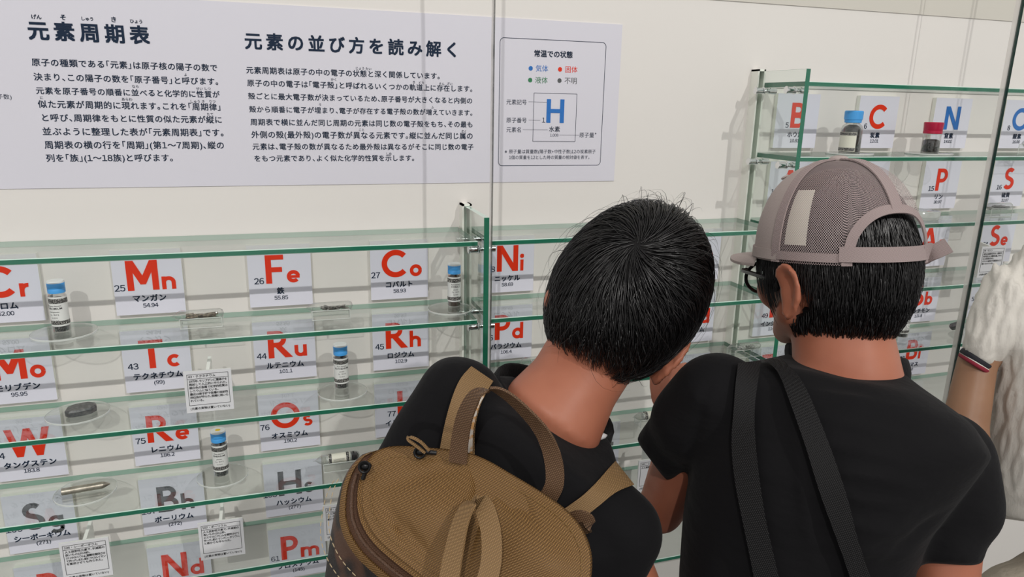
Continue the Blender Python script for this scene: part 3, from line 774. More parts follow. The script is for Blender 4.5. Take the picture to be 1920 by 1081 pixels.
ampoule(0.4850, -0.0640, z, 'labelled ampoule half hidden by the capped boy\'s sleeve', 'label')
z = acryl_block(0.2480, -0.0500, 5, 'clear acrylic block beside the bare-headed boy\'s neck')
ampoule(0.2480, -0.0500, z, 'clear glass ampoule beside the bare-headed boy\'s neck', 'white')
z = acryl_block(1.3800, -0.0600, 2, 'clear acrylic block under the empty ampoule by the O plate', h=.0200)
ampoule(1.3800, -0.0600, z, 'empty clear ampoule in front of the blue O plate', 'white' if False else 'white', R=.0085)
z = acryl_block(1.2850, -0.0740, 3, 'clear acrylic block under the dark ampoule below the S plate', h=.0190)
ampoule(1.2900, -0.0740, z, 'clear ampoule with dark grey pieces below the S plate', 'dark', R=.0080)

zt = disc(0.8850, -0.0600, 2, 'clear acrylic disc under the carbon bottle')
bt = thing('sample_bottle', (0.8870, -0.0560, zt), 'glass bottle of black carbon lumps with a blue screw cap', 'bottle')
R = .0198
m = MB(); m.lathe([(0, 0), (R*.94, 0), (R, .002), (R, .046), (R*.90, .052), (R*.62, .057), (R*.60, .060)], 40); m.build('glass_body', AMPG, bt, smooth=True, sharp=60)
m = MB(); m.lathe([(0, .0015), (R*.92, .0015), (R*.94, .003), (R*.94, .042), (R*.70, .050), (R*.35, .054), (0, .053)], 30); m.build('contents', BLACKG, bt, smooth=True, sharp=80)
a0 = math.radians(-160)
m = MB(); m.lathe([(R+.0003, .003), (R+.0003, .040)], 30, a0=a0-1.0, a1=a0+1.0); lb = m.build('label', CREAM, bt, smooth=True)
m = MB()
for za in (.004, .0335): m.lathe([(R+.0006, za), (R+.0006, za+.006)], 30, a0=a0-.97, a1=a0+.97)
m.build('pattern_band', BANDP, lb, smooth=True)
m = MB(); m.lathe([(R*.72, .0575), (R*.78, .0580), (R*.80, .0635), (R*.86, .0640), (R*.87, .0785), (R*.80, .0805), (0, .0810)], 40); m.build('cap', CAPBLUE, bt, smooth=True, sharp=35)
zt = disc(1.0860, -0.0600, 2, 'clear acrylic disc under the red-capped jar')
jr = thing('sample_jar', (1.0920, -0.0560, zt), 'glass jar of black powder with a crimson cap', 'jar')
R = .0168
m = MB(); m.lathe([(0, 0), (R*.95, 0), (R, .0015), (R, .038), (R*.92, .041)], 40); m.build('glass_body', AMPG, jr, smooth=True, sharp=60)
m = MB(); m.lathe([(0, .0012), (R*.93, .0012), (R*.95, .002), (R*.95, .024), (R*.6, .027), (0, .025)], 30); m.build('contents', BLACKG, jr, smooth=True, sharp=80)
m = MB(); m.lathe([(R*.95, .038), (R*1.06, .0385), (R*1.06, .0440), (R*1.02, .0445), (R*1.05, .0455), (R*1.10, .0600), (R*1.02, .0610), (0, .0610)], 40); m.build('cap', CAPRED, jr, smooth=True, sharp=35)
dsh = thing('petri_dish', (1.0800, -0.0700, shelf_z(3)+.0005), 'round clear covered dish below the P plate', 'dish')
m = MB(); m.lathe([(0, 0), (.034, 0), (.0345, .001), (.0345, .014)], 40); m.build('dish', ACRYL_RIM, dsh, smooth=True, sharp=50)
m = MB(); m.lathe([(.0362, .006), (.0362, .0165), (.0355, .0172), (0, .0172)], 40); m.build('lid', ACRYL_RIM, dsh, smooth=True, sharp=50)
m = MB(); m.ellipsoid((0, 0, .0085), np.eye(3)*.0085, 24, 14); o = m.build('sample_ball', CAPWHITE, smooth=True, sharp=None)
o.location = (1.1080, -0.0700, shelf_z(4)+.0006); tag(o, 'small white ball on the shelf below the As plate', 'ball')
m = MB(); rr = random.Random(5); pts = [nrm([rr.gauss(0, 1), rr.gauss(0, 1), rr.gauss(0, 1)])*np.array([.019, .013, .011]) + np.array([0, 0, .0105]) for _ in range(26)]
bm = bmesh.new()
for p in pts: bm.verts.new(p)
bmesh.ops.convex_hull(bm, input=bm.verts); me = bpy.data.meshes.new('crystal_rock')
zmin = min(v.co.z for v in bm.verts); bmesh.ops.translate(bm, verts=bm.verts, vec=(0, 0, -zmin))
bm.to_mesh(me); bm.free(); me.materials.append(DARKMETAL); o = bpy.data.objects.new('crystal_rock', me); COL.objects.link(o)
o.location = (1.2574, -0.0550, shelf_z(5)+.0006); tag(o, 'grey crystal lump on the shelf right of the Sb plate', 'metal sample')

# ------------------------------------------------------------------ people: shared tools
SKIN = pbr('skin', (0.40, 0.150, 0.090), 0.45, sss=0.12, spec=0.3, vary=(14, (0.32, 0.108, 0.062), 3, 0.35, 0.75), bump=(220, 0.08, 0.001))
SKIN_TAN = pbr('skin_adult', (0.31, 0.170, 0.100), 0.45, sss=0.10, spec=0.35, vary=(14, (0.25, 0.13, 0.075), 3, 0.35, 0.75), bump=(220, 0.08, 0.001))
HAIR = pbr('black_hair', (0.0065, 0.006, 0.0065), 0.30, spec=0.55, bump=(300, 0.1, 0.001))
HAIRBASE = pbr('hair_underlayer', (0.005, 0.0045, 0.005), 0.6, spec=0.2, bump=(300, 0.3, 0.001))
TEE = pbr('black_jersey', (0.0050, 0.0048, 0.0058), 0.85, spec=0.15, sheen=0.03, bump=(9, 0.35, 0.02, (1.0, 1.0, 1.6)))
TEE2 = pbr('black_jersey_soft', (0.0050, 0.0048, 0.0058), 0.85, spec=0.15, sheen=0.03, bump=(7, 0.45, 0.02, (1.0, 1.0, 2.2)))
RIB = pbr('black_rib', (0.0055, 0.0053, 0.0062), 0.85, spec=0.15, sheen=0.03, bump=(260, 0.4, 0.002))
DENIM = pbr('dark_trousers', (0.03, 0.032, 0.04), 0.85, bump=(300, 0.3, 0.002))
BEIGE = pbr('beige_trousers', (0.42, 0.37, 0.30), 0.85, bump=(18, 0.5, 0.02))
SHOE = pbr('shoe', (0.05, 0.05, 0.055), 0.6, bump=(200, 0.2, 0.001))
WHITEV = pbr('white_undershirt', (0.75, 0.73, 0.74), 0.8, bump=(250, 0.3, 0.001))
EYE = pbr('eye', (0.6, 0.58, 0.55), 0.2, vary=(3, (0.62, 0.6, 0.58), 1, 0.3, 0.6))
IRIS = pbr('iris', (0.012, 0.008, 0.006), 0.15, vary=(90, (0.03, 0.02, 0.012), 2, 0.4, 0.6))

def blob(name, mb, voxel, mat, parent, origin, smooth_it=6, factor=0.5):
    """unions the collected shapes into one continuous surface"""
    me = bpy.data.meshes.new(name + '_raw')
    me.from_pydata([tuple(v) for v in (np.array(mb.v) - np.asarray(origin)).tolist()], [], mb.f)
    bm = bmesh.new(); bm.from_mesh(me); bmesh.ops.recalc_face_normals(bm, faces=bm.faces); bm.to_mesh(me); bm.free()
    o = bpy.data.objects.new(name + '_raw', me); COL.objects.link(o)
    r = o.modifiers.new('r', 'REMESH'); r.mode = 'VOXEL'; r.voxel_size = voxel; r.use_smooth_shade = True
    s = o.modifiers.new('s', 'SMOOTH'); s.iterations = smooth_it; s.factor = factor
    bpy.context.view_layer.update()
    dg = bpy.context.evaluated_depsgraph_get()
    me2 = bpy.data.meshes.new_from_object(o.evaluated_get(dg)); me2.name = name
    bpy.data.objects.remove(o); bpy.data.meshes.remove(me)
    me2.materials.clear(); me2.materials.append(mat)
    me2.polygons.foreach_set('use_smooth', [True]*len(me2.polygons))
    o2 = bpy.data.objects.new(name, me2); COL.objects.link(o2)
    if parent is not None: o2.parent = parent
    return o2
def displace(o, fn):
    """moves every vertex along its normal by fn(world points (n,3)) -> (n,)"""
    me = o.data; n = len(me.vertices)
    co = np.zeros(n*3); me.vertices.foreach_get('co', co); co = co.reshape(-1, 3)
    no = np.zeros(n*3); me.vertices.foreach_get('normal', no); no = no.reshape(-1, 3)
    off = np.array(o.parent.location) if o.parent else np.zeros(3)
    co2 = co + no*fn(co + off)[:, None]
    me.vertices.foreach_set('co', co2.ravel()); me.update()
def bvh_of(o, origin):
    me = o.data
    return BVHTree.FromPolygons([Vector(v.co) + Vector(origin) for v in me.vertices], [tuple(p.vertices) for p in me.polygons])
def project(view):
    d = (np.asarray(view) - CAM_LOC) @ ROT
    return np.stack([960 + FPX*d[..., 0]/-d[..., 2], 540.5 - FPX*d[..., 1]/-d[..., 2]], -1)
def drape(bvh, px, py, lift, fallback=None):
    """point of a draped strap lying just outside a garment"""
    d = nrm(ray(px, py)); h = bvh.ray_cast(Vector(CAM_LOC), Vector(d))
    if h[0] is None:
        return (Q(px, py, fallback) if fallback else None), -d
    n = np.array(h[1]); n = n if np.dot(n, d) < 0 else -n
    return np.array(h[0]) + n*lift, n
def ring(pl, pr, d, b, dl=0.0, dr=0.0, tilt=None):
    """body section between two outline pixels at depth d; b = half thickness along the view"""
    L, R = Q(*pl, d+dl), Q(*pr, d+dr)
    c = (L+R)/2; v = nrm(c - CAM_LOC); A = (R-L)/2
    if dl == 0 and dr == 0: A = A - v*np.dot(A, v)
    B = nrm(v - A*np.dot(v, A)/np.dot(A, A))*b
    if tilt is not None: B = B + tilt
    return (c, A, B)
def hair_strands(name, c, M, roots, flow, length, mat, parent, origin, width=0.0011, lift=0.008, steps=7, base=1.02, jitter=0.10, stop=None, flat=False):
    """tapered strands growing over a head; c, M = head centre and axes; roots on the unit sphere"""
    V, F = [], []
    for p0 in roots:
        p = nrm(p0); L = length(p)*random.uniform(0.75, 1.15)
        if L <= 0: continue
        lf = lift*random.uniform(0.2, 1.3); w = width*random.uniform(0.7, 1.25)
        jt = nrm([random.gauss(0, 1), random.gauss(0, 1), random.gauss(0, 1)])*jitter
        k0 = len(V)
        for i in range(steps):
            t = i/(steps-1)
            rad = base + (lf*math.sin(min(1.0, t*1.6)*math.pi*0.5)*(1-0.35*t))/0.09
            q = c + M @ (p*rad)
            d = nrm(flow(p) + jt); d = nrm(d - p*np.dot(d, p))
            tang = M @ d; nn = nrm(np.linalg.inv(M).T @ p); side = nrm(np.cross(tang, nn))
            ww = w*(1.0 - 0.85*t**1.6)
            V += [q - side*ww, q + side*ww, q + nn*ww*0.9]
            p = nrm(p + d*L/(steps-1))
        for i in range(steps-1):
            a, b = k0+3*i, k0+3*i+3
            for k in range(3):
                l = (k+1) % 3; F.append((a+k, a+l, b+l, b+k))
    m = MB(); m.v = [tuple(v) for v in V]; m.f = F; m.m = [0]*len(F)
    return m.build(name, mat, parent, origin, smooth=True, sharp=None)
def fib_sphere(n):
    g = math.pi*(3-math.sqrt(5))
    return [np.array([math.cos(g*i)*math.sqrt(1-z*z), math.sin(g*i)*math.sqrt(1-z*z), z]) for i in range(n) for z in [1-2*(i+0.5)/n]]
def ear(mb, c, out, up, fwd, s=1.0):
    """outer ear: rim curl, bowl and lobe"""
    P = lambda f, u, o: c + (fwd*f + up*u + out*o)*s
    rim = [P(.010, .014, .004), P(.004, .026, .010), P(-.008, .031, .014), P(-.019, .024, .017), P(-.023, .010, .017), P(-.020, -.006, .014), P(-.012, -.018, .010), P(-.003, -.026, .007)]
    mb.tube(rim, [.0038*s, .0042*s, .0044*s, .0044*s, .0042*s, .0040*s, .0042*s, .0050*s], 10)
    mb.capsule(P(-.002, -.024, .006), .0062*s, P(.002, -.012, .004), .0055*s)
    for a in ((.0, .012), (-.010, .014), (-.012, .0), (-.004, -.006), (0, .0)):
        mb.ellipsoid(P(a[0], a[1], .006), np.stack([fwd*.009, up*.011, out*.0042], 1)*s, 12, 8)
def face(mb, c, r, u, f, s=1.0):
    """brow, nose, lips, cheeks and chin on a skull of radius about 0.075"""
    P = lambda x, y, z: c + (r*x + f*y + u*z)*s
    mb.tube([P(0, .082, .008), P(0, .092, -.012), P(0, .103, -.028), P(0, .094, -.034)], [.006*s, .0075*s, .0105*s, .008*s], 12)
    for k in (-1, 1):
        mb.ellipsoid(P(k*.010, .092, -.032), np.stack([r*.006, f*.007, u*.006], 1)*s, 12, 8)
        mb.ellipsoid(P(k*.036, .058, -.030), np.stack([r*.026, f*.030, u*.028], 1)*s, 16, 10)
        mb.ellipsoid(P(k*.030, .074, .018), np.stack([r*.022, f*.010, u*.007], 1)*s, 14, 8)
        mb.capsule(P(k*.058, .000, -.050), .020*s, P(k*.020, .062, -.085), .018*s)
    mb.ellipsoid(P(0, .078, -.054), np.stack([r*.021, f*.012, u*.0055], 1)*s, 14, 8)
    mb.ellipsoid(P(0, .077, -.063), np.stack([r*.018, f*.011, u*.0060], 1)*s, 14, 8)
    mb.ellipsoid(P(0, .060, -.085), np.stack([r*.024, f*.020, u*.020], 1)*s, 16, 10)
    mb.ellipsoid(P(0, .045, -.050), np.stack([r*.048, f*.040, u*.050], 1)*s, 20, 12)
def eyes(c, r, u, f, parent, origin, s=1.0):
    for k in (-1, 1):
        e = c + (r*.030*k + f*.0735 + u*.002)*s
        m = MB(); m.ellipsoid(e, np.stack([r*.0125, f*.0115, u*.0085], 1)*s, 16, 10); o = m.build('eye', EYE, parent, origin, smooth=True, sharp=None)
        m = MB(); m.ellipsoid(e + f*.0095*s, np.stack([r*.0055, f*.0030, u*.0055], 1)*s, 14, 8); m.build('iris', IRIS, o, origin, smooth=True, sharp=None)
        m = MB(); m.tube([c + (r*k*.014 + f*.085 + u*.020)*s, c + (r*k*.030 + f*.086 + u*.025)*s, c + (r*k*.046 + f*.076 + u*.020)*s], [.0016, .0026, .0010], 8); m.build('eyebrow', HAIR, parent, origin, smooth=True)
def hand(mb, wrist, d, palm, thumb_side, s=1.0, curls=(0.35, 0.45, 0.5, 0.55)):
    """palm + five bent fingers. d = direction of the fingers, palm = palm normal, thumb_side = direction of the thumb edge"""
    d, palm = nrm(d), nrm(palm); t = nrm(thumb_side)
    P = lambda a, b, c: wrist + (d*a + t*b + palm*c)*s
    mb.loft([(P(0, 0, 0), t*.021*s, palm*.015*s), (P(.03, .0, .001), t*.030*s, palm*.0135*s), (P(.062, 0, .002), t*.033*s, palm*.012*s), (P(.070, 0, .002), t*.030*s, palm*.010*s)], 20)
    for i, (b, L, r) in enumerate(((.025, .060, .0075), (.008, .067, .0078), (-.009, .062, .0074), (-.025, .048, .0066))):
        p = P(.066, b, .002); a = 0.0; pts = [p]; rad = [r*s]
        for k, f in enumerate((.45, .30, .25)):
            a += curls[i]*(0.6 if k == 0 else 1.0)
            p = p + (d*math.cos(a) + palm*math.sin(a) + t*b*1.2)*L*f*s; pts.append(p); rad.append(r*s*(.93-.09*k))
        for j in range(3): mb.capsule(pts[j], rad[j], pts[j+1], rad[j+1], 12)
    a = P(.014, .020, .006); b = P(.038, .042, .014); c = P(.062, .050, .018); e = P(.083, .051, .016)
    mb.capsule(a, .0125*s, b, .0100*s, 12); mb.capsule(b, .0100*s, c, .0088*s, 12); mb.capsule(c, .0088*s, e, .0072*s, 12)
def legs(parent, origin, hipL, hipR, footL, footR, mat, hr=0.075):
    m = MB(); mid = (hipL+hipR)/2
    m.ellipsoid(mid + np.array([0, 0, .02]), np.diag([np.linalg.norm(hipR-hipL)*.5+.07, .095, .10]), 24, 14)
    for h, f in ((hipL, footL), (hipR, footR)):
        k = (h+f)/2 + np.array([0.0, 0.03, 0.02]); a = f + np.array([0, 0, .075])
        m.capsule(h, hr, k, hr*.72); m.capsule(k, hr*.72, a, hr*.60)
    o = blob('trousers', m, 0.010, mat, parent, origin, 4)
    for f in (footL, footR):
        m = MB(); m.loft([(f + np.array([0, -.085, .035]), np.array([.02, 0, 0]), np.array([0, 0, .030])), (f + np.array([0, -.06, .042]), np.array([.036, 0, 0]), np.array([0, 0, .042])),
                          (f + np.array([0, .0, .045]), np.array([.038, 0, 0]), np.array([0, 0, .045])), (f + np.array([0, .07, .030]), np.array([.044, 0, 0]), np.array([0, 0, .030])),
                          (f + np.array([0, .125, .023]), np.array([.040, 0, 0]), np.array([0, 0, .023])), (f + np.array([0, .150, .018]), np.array([.018, 0, 0]), np.array([0, 0, .014]))], 24, 2.6)
        m.build('shoe', SHOE, parent, origin, smooth=True, sharp=50)
    return o
def frame_head(look, tilt_up):
    f = nrm(look); u = nrm(tilt_up - f*np.dot(tilt_up, f)); r = np.cross(f, u)
    return r, u, f
def skull(mb, c, r, u, f, rx=.072, ry=.090, rz=.096):
    mb.ellipsoid(c, np.stack([r*rx, f*ry, u*rz], 1), 32, 20)

# ------------------------------------------------------------------ boy with the backpack
AX = thing('person', (0.02, -0.62, FLOOR_Z), 'bare-headed black-haired boy in a black t-shirt, leaning right with a brown backpack on', 'person')
AO = np.array(AX.location)
cA = Q(1176, 548, .800)
rA, uA, fA = frame_head(VD*0.95 - VR*0.12 - VU*0.18, VU*math.cos(math.radians(33)) + VR*math.sin(math.radians(33)) + VD*0.12)
m = MB()
skull(m, cA, rA, uA, fA, .071, .088, .094)
face(m, cA, rA, uA, fA)
earA = Q(1243, 672, .778)
ear(m, earA, nrm(VR*0.75 - VU*0.45 - VD*0.25), nrm(VU*0.80 + VR*0.50), nrm(VD*0.9 + VR*0.35), 1.0)
ear(m, cA - rA*.060 - uA*.012 + fA*.012, -rA, uA, fA, 1.0)
nk0, nk1 = Q(1112, 660, .800), Q(1040, 775, .765)
m.loft([(nk0, nrm(VR*.85 - VU*.45)*.052, VD*.050), ((nk0*.5+nk1*.5), nrm(VR*.85 - VU*.5)*.050, VD*.052), (nk1, nrm(VR*.8 - VU*.6)*.058, VD*.052), (Q(1005, 830, .775), nrm(VR*.8 - VU*.6)*.058, VD*.045)], 28, 2.0)
TA = [ring((932, 706), (1144, 838), .770, .050, tilt=VU*.013 + VR*.014), ring((880, 706), (1160, 884), .756, .062, tilt=VU*.009 + VR*.009), ring((840, 745), (1170, 950), .745, .078), ring((815, 830), (1140, 1025), .745, .084),
      ring((790, 930), (1105, 1085), .755, .080), ring((760, 1050), (1070, 1180), .770, .078), ring((735, 1200), (1030, 1300), .790, .075)]
core = [(c, A*.92, B*.86) for c, A, B in TA[2:]]
m.loft(core, 32)
# left arm: shoulder, elbow beside the pack, forearm reaching forward to the case rail
shL, elL, wrL = Q(860, 760, .750), Q(684, 1035, .725), Q(720, 1180, .90)
m.capsule(shL, .040, elL, .030); m.capsule(elL, .029, wrL, .021)
hand(m, wrL, wrL-elL, -VU, VR, 0.85)
shR, elR, wrR = Q(1110, 955, .728), Q(1190, 1110, .74), Q(1140, 1200, .95)
m.capsule(shR, .040, elR, .030); m.capsule(elR, .029, wrR, .021)
hand(m, wrR, wrR-elR, -VU, -VR, 0.85)
blob('body', m, 0.0042, SKIN, AX, AO, 5)
eyes(cA, rA, uA, fA, AX, AO)
hipA = Q(870, 1290, .800)
legs(AX, AO, hipA + np.array([-.075, 0, 0]), hipA + np.array([.075, 0, 0]), np.array([hipA[0]-.08, hipA[1]+.02, FLOOR_Z]), np.array([hipA[0]+.09, hipA[1]+.06, FLOOR_Z]), DENIM)
# t-shirt
m = MB()
m.loft([(c, A*1.0, B*1.0) for c, A, B in TA], 40)
m.capsule(Q(862, 747, .750), .046, Q(715, 965, .728), .041)
m.capsule(Q(1098, 952, .728), .050, Q(1160, 1000, .715), .045)
m.capsule(Q(1070, 1020, .715), .050, Q(1146, 1026, .715), .044)
teeA = blob('t_shirt', m, 0.0050, TEE, AX, AO, 8)
def folds(k1, k2, amp):
    def fn(P):
        s = project(P)
        return amp*(np.sin(s[:, 0]*k1[0] + s[:, 1]*k1[1] + 1.3*np.sin(s[:, 1]*.012)) + .6*np.sin(s[:, 0]*k2[0] + s[:, 1]*k2[1] + .8*np.sin(s[:, 0]*.02)))
    return fn
displace(teeA, folds((.030, .012), (.05, -.03), .0011))
bvA = bvh_of(teeA, AO)
# ribbed collar: a band around the base of the neck
def closed_band(mb, loop, up, h, r):
    n = len(loop); V, F = [], []
    for i in range(n):
        t = nrm(loop[(i+1) % n] - loop[i-1]); a = nrm(up - t*np.dot(up, t)); b = np.cross(t, a)
        for k in range(10):
            w = 2*math.pi*k/10; V.append(loop[i] + a*h*math.cos(w) + b*r*math.sin(w))
    for i in range(n):
        j = (i+1) % n
        for k in range(10):
            l = (k+1) % 10; F.append((i*10+k, j*10+k, j*10+l, i*10+l))
    mb.add(V, F)
def smooth_loop(loop, n=4):
    out = []
    L = len(loop)
    for i in range(L):
        p0, p1, p2, p3 = loop[i-1], loop[i], loop[(i+1) % L], loop[(i+2) % L]
        for k in range(n):
            t = k/n
            out.append(.5*((2*p1) + (-p0+p2)*t + (2*p0-5*p1+4*p2-p3)*t*t + (-p0+3*p1-3*p2+p3)*t**3))
    return out
def smooth_line(pts, n=5):
    pts = [np.asarray(p, float) for p in pts]; E = [2*pts[0]-pts[1]] + pts + [2*pts[-1]-pts[-2]]; out = []
    for i in range(1, len(E)-2):
        p0, p1, p2, p3 = E[i-1:i+3]
        for k in range(n):
            t = k/n
            out.append(.5*((2*p1) + (-p0+p2)*t + (2*p0-5*p1+4*p2-p3)*t*t + (-p0+3*p1-3*p2+p3)*t**3))
    out.append(pts[-1]); return out
cn = Q(1032, 773, .803) + (VU*.85 + VR*.45)*.004
loop = [cn + (VR*.0630 - VU*.0380)*math.cos(w) + (VD*.067 + VU*.009 + VR*.020)*math.sin(w) for w in np.linspace(0, 2*math.pi, 33)[:-1]]
m = MB(); closed_band(m, loop, nrm(VU*.85 + VR*.45 + VD*.15), .0125, .0034); m.build('collar', RIB, AX, AO, smooth=True, sharp=None)
m = MB(); pw = [cn + (VR*.0630 - VU*.0380)*.97*math.cos(w) + (VD*.067 + VU*.009 + VR*.020)*.97*math.sin(w) + (VU*.85 + VR*.45)*.0150 for w in np.linspace(-1.0, -.30, 8)]
m.tube(pw, [.001, .003, .004, .004, .004, .004, .003, .001], 8); m.build('undershirt_edge', WHITEV, AX, AO, smooth=True, sharp=None)
# hair: dark underlayer plus strands that fan out from the crown
MA = np.stack([rA*.079, fA*.096, uA*.103], 1); MAi = np.linalg.inv(MA)
whorl = nrm(MAi @ (Q(1196, 452, .715) - cA))
toward = nrm(MAi @ (nrm(cA - CAM_LOC)*-.1))
pE = nrm(MAi @ (earA - cA))
def scr(p):  # where a point of the head shows in the photo
    return project(cA + MA @ p)
def hairyA(p):
    if p[1] > 0.80 and p[2] < .25: return False            # face
    if p[1] > 0.30 and p[2] < -0.20: return False          # cheeks
    if p[2] < -0.84: return False
    if np.dot(p, pE) > .90: return False                   # round the ear
    return True
m = MB(); m.ellipsoid(cA, MA*1.0, 56, 36)
keep = []
for fc in m.f:
    ctr = np.mean([MAi @ (np.array(m.v[i]) - cA) for i in fc], axis=0)
    if hairyA(nrm(ctr)): keep.append(fc)
# thick shell so that it is not paper thin
inner = [tuple(cA + (np.array(v) - cA)*.93) for v in m.v]; nv = len(m.v)
edge = {}
for fc in keep:
    for i in range(len(fc)):
        a, b = fc[i], fc[(i+1) % len(fc)]
        edge[(a, b)] = edge.get((a, b), 0) + 1
rim = [(b, a, a+nv, b+nv) for (a, b) in edge if (b, a) not in edge]
m.v = list(m.v) + inner; m.f = keep + [tuple(i+nv for i in reversed(fc)) for fc in keep] + rim; m.m = [0]*len(m.f)
hairA = m.build('hair', HAIRBASE, AX, AO, smooth=True, sharp=60)
downA = nrm(MAi @ (-VU*.9 - VR*.35)*.09)
def flowA(p):
    away = p - whorl*np.dot(p, whorl); away = nrm(away)
    sw = np.cross(whorl, p)
    d = away + .35*nrm(sw)*max(0.0, np.dot(p, whorl))
    back = max(0.0, -p[1])
    return nrm(d + downA*.55*(1-max(0, np.dot(p, whorl))))
def lenA(p):
    if not hairyA(p): return 0
    if p[2] < -.45: return .22
    return .85 if np.dot(p, whorl) < .9 else 1.05
roots = [p for p in fib_sphere(9000) if hairyA(p)]
hair_strands('strands', cA, MA, roots, flowA, lenA, HAIR, hairA, AO, width=.00085, lift=.0085, steps=8, base=1.0, jitter=.16)
# a few loose hairs standing off the crown
roots = [nrm(whorl + np.array([random.gauss(0, .5), random.gauss(0, .5), random.gauss(0, .5)])) for _ in range(160)]
roots = [p for p in roots if hairyA(p)]
hair_strands('stray_hairs', cA, MA, roots, flowA, lambda p: .9, HAIR, hairA, AO, width=.0003, lift=.024, steps=8, base=1.0, jitter=.45)

# ------------------------------------------------------------------ backpack
def weave(name, c1, c2, scale, rough=0.55, strength=0.5, spec=0.35):
    """coarse nylon: crossed ribs of two thread colours with relief"""
    m, nt, out = new_mat(name)
    tc = N(nt, 'ShaderNodeTexCoord')
    b = N(nt, 'ShaderNodeBsdfPrincipled'); b.inputs['Roughness'].default_value = rough; b.inputs['Specular IOR Level'].default_value = spec
    mp = N(nt, 'ShaderNodeMapping'); mp.inputs['Rotation'].default_value = (0.3, 0.4, 0.35)
    nt.links.new(tc.outputs['Object'], mp.inputs['Vector'])
    w1 = N(nt, 'ShaderNodeTexWave', bands_direction='X'); w1.inputs['Scale'].default_value = scale; w1.inputs['Distortion'].default_value = 0.6
    w2 = N(nt, 'ShaderNodeTexWave', bands_direction='Z'); w2.inputs['Scale'].default_value = scale*0.8; w2.inputs['Distortion'].default_value = 0.6
    for w in (w1, w2): nt.links.new(mp.outputs[0], w.inputs['Vector'])
    mu = N(nt, 'ShaderNodeMath', operation='MULTIPLY'); nt.links.new(w1.outputs['Fac'], mu.inputs[0]); nt.links.new(w2.outputs['Fac'], mu.inputs[1])
    mx = N(nt, 'ShaderNodeMix', data_type='RGBA'); mx.inputs[6].default_value = (*c2, 1); mx.inputs[7].default_value = (*c1, 1)
    nt.links.new(mu.outputs[0], mx.inputs[0]); nt.links.new(mx.outputs[2], b.inputs['Base Color'])
    bp = N(nt, 'ShaderNodeBump'); bp.inputs['Strength'].default_value = strength; bp.inputs['Distance'].default_value = 0.001
    nt.links.new(mu.outputs[0], bp.inputs['Height']); nt.links.new(bp.outputs[0], b.inputs['Normal'])
    nt.links.new(b.outputs[0], out.inputs[0])
    return m
NYLON = weave('gold_brown_nylon', (0.400, 0.228, 0.082), (0.095, 0.046, 0.012), 255, rough=0.5)
NYLON2 = weave('tan_webbing', (0.36, 0.22, 0.098), (0.17, 0.10, 0.042), 230, rough=0.6)
WEB_BROWN = weave('brown_webbing', (0.23, 0.135, 0.072), (0.08, 0.042, 0.022), 200, rough=0.65)
REFLECT = pbr('reflective_tape', (0.55, 0.50, 0.44), 0.35, metal=0.3, vary=(160, (0.50, 0.26, 0.09), 2, 0.45, 0.6), bump=(300, 0.2, 0.001))
TAPE = weave('zip_tape', (0.155, 0.078, 0.042), (0.085, 0.040, 0.022), 240, rough=0.65)
TEETH = pbr('zip_teeth', (0.085, 0.040, 0.020), 0.4, bump=(700, 0.9, 0.002))
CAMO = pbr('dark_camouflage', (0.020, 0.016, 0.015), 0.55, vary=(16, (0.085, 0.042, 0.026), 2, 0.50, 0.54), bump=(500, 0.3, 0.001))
THREAD = pbr('thread', (0.42, 0.33, 0.20), 0.7, bump=(300, 0.2, 0.0005))
THREAD_DARK = pbr('thread_gold', (0.20, 0.115, 0.035), 0.7, bump=(300, 0.2, 0.0005))
BLACKM = pbr('black_metal', (0.012, 0.012, 0.013), 0.3, metal=0.6, bump=(100, 0.05, 0.001))

PKL = Q(880, 1200, .62)
pack = thing('backpack', PKL, 'golden-brown nylon backpack with camouflage sides on the left boy\'s back', 'backpack')
PO = np.array(pack.location)
outline = [(697, 862), (712, 846), (745, 839), (800, 842), (858, 848), (905, 862), (960, 893), (1015, 926), (1062, 960), (1093, 1000), (1106, 1042), (1104, 1090), (1095, 1160), (1060, 1215), (1000, 1225),
           (930, 1195), (860, 1140), (800, 1085), (745, 1042), (706, 1005), (684, 965), (680, 925), (685, 890)]
def pdepth(x, y): return 0.655 - (y-850)/350*0.105 - (x-890)/420*0.012
def resample(pts, n):
    P = np.array(smooth_loop([np.array(p, float) for p in pts], 6)); P = np.vstack([P, P[:1]])
    L = np.concatenate([[0], np.cumsum(np.linalg.norm(np.diff(P, axis=0), axis=1))])
    t = np.linspace(0, L[-1], n, endpoint=False)
    return np.stack([np.interp(t, L, P[:, k]) for k in range(P.shape[1])], 1)
NP = 120
O0 = resample(outline, NP)
cen = np.array([890., 1015.])
nor = np.array([nrm(np.array([O0[(i+1) % NP][1]-O0[i-1][1], -(O0[(i+1) % NP][0]-O0[i-1][0])])) for i in range(NP)])
if np.mean(np.sum(nor*(O0-cen), axis=1)) < 0: nor = -nor
def bumpy(x, y):
    """soft folds of the slack top panel"""
    g = lambda cx, cy, sx, sy, a, th=0: a*math.exp(-((((x-cx)*math.cos(th)+(y-cy)*math.sin(th))/sx)**2 + ((-(x-cx)*math.sin(th)+(y-cy)*math.cos(th))/sy)**2))
    return 1.5*(g(820, 960, 90, 70, .012) + g(1000, 1020, 75, 70, .009) - g(893, 960, 14, 75, .010, .25) - g(905, 905, 12, 40, .005, -.5) - g(770, 1000, 55, 9, .003, .9) - g(745, 990, 40, 7, .003, 1.1)
            - g(950, 930, 12, 38, .004, -.55) - g(985, 950, 10, 36, .0035, -.55) + g(1040, 1060, 40, 40, .004) - g(780, 895, 80, 8, .002, -.3))
def P3(p, dd=0.0): return Q(p[0], p[1], pdepth(*p) - bumpy(*p) + dd)
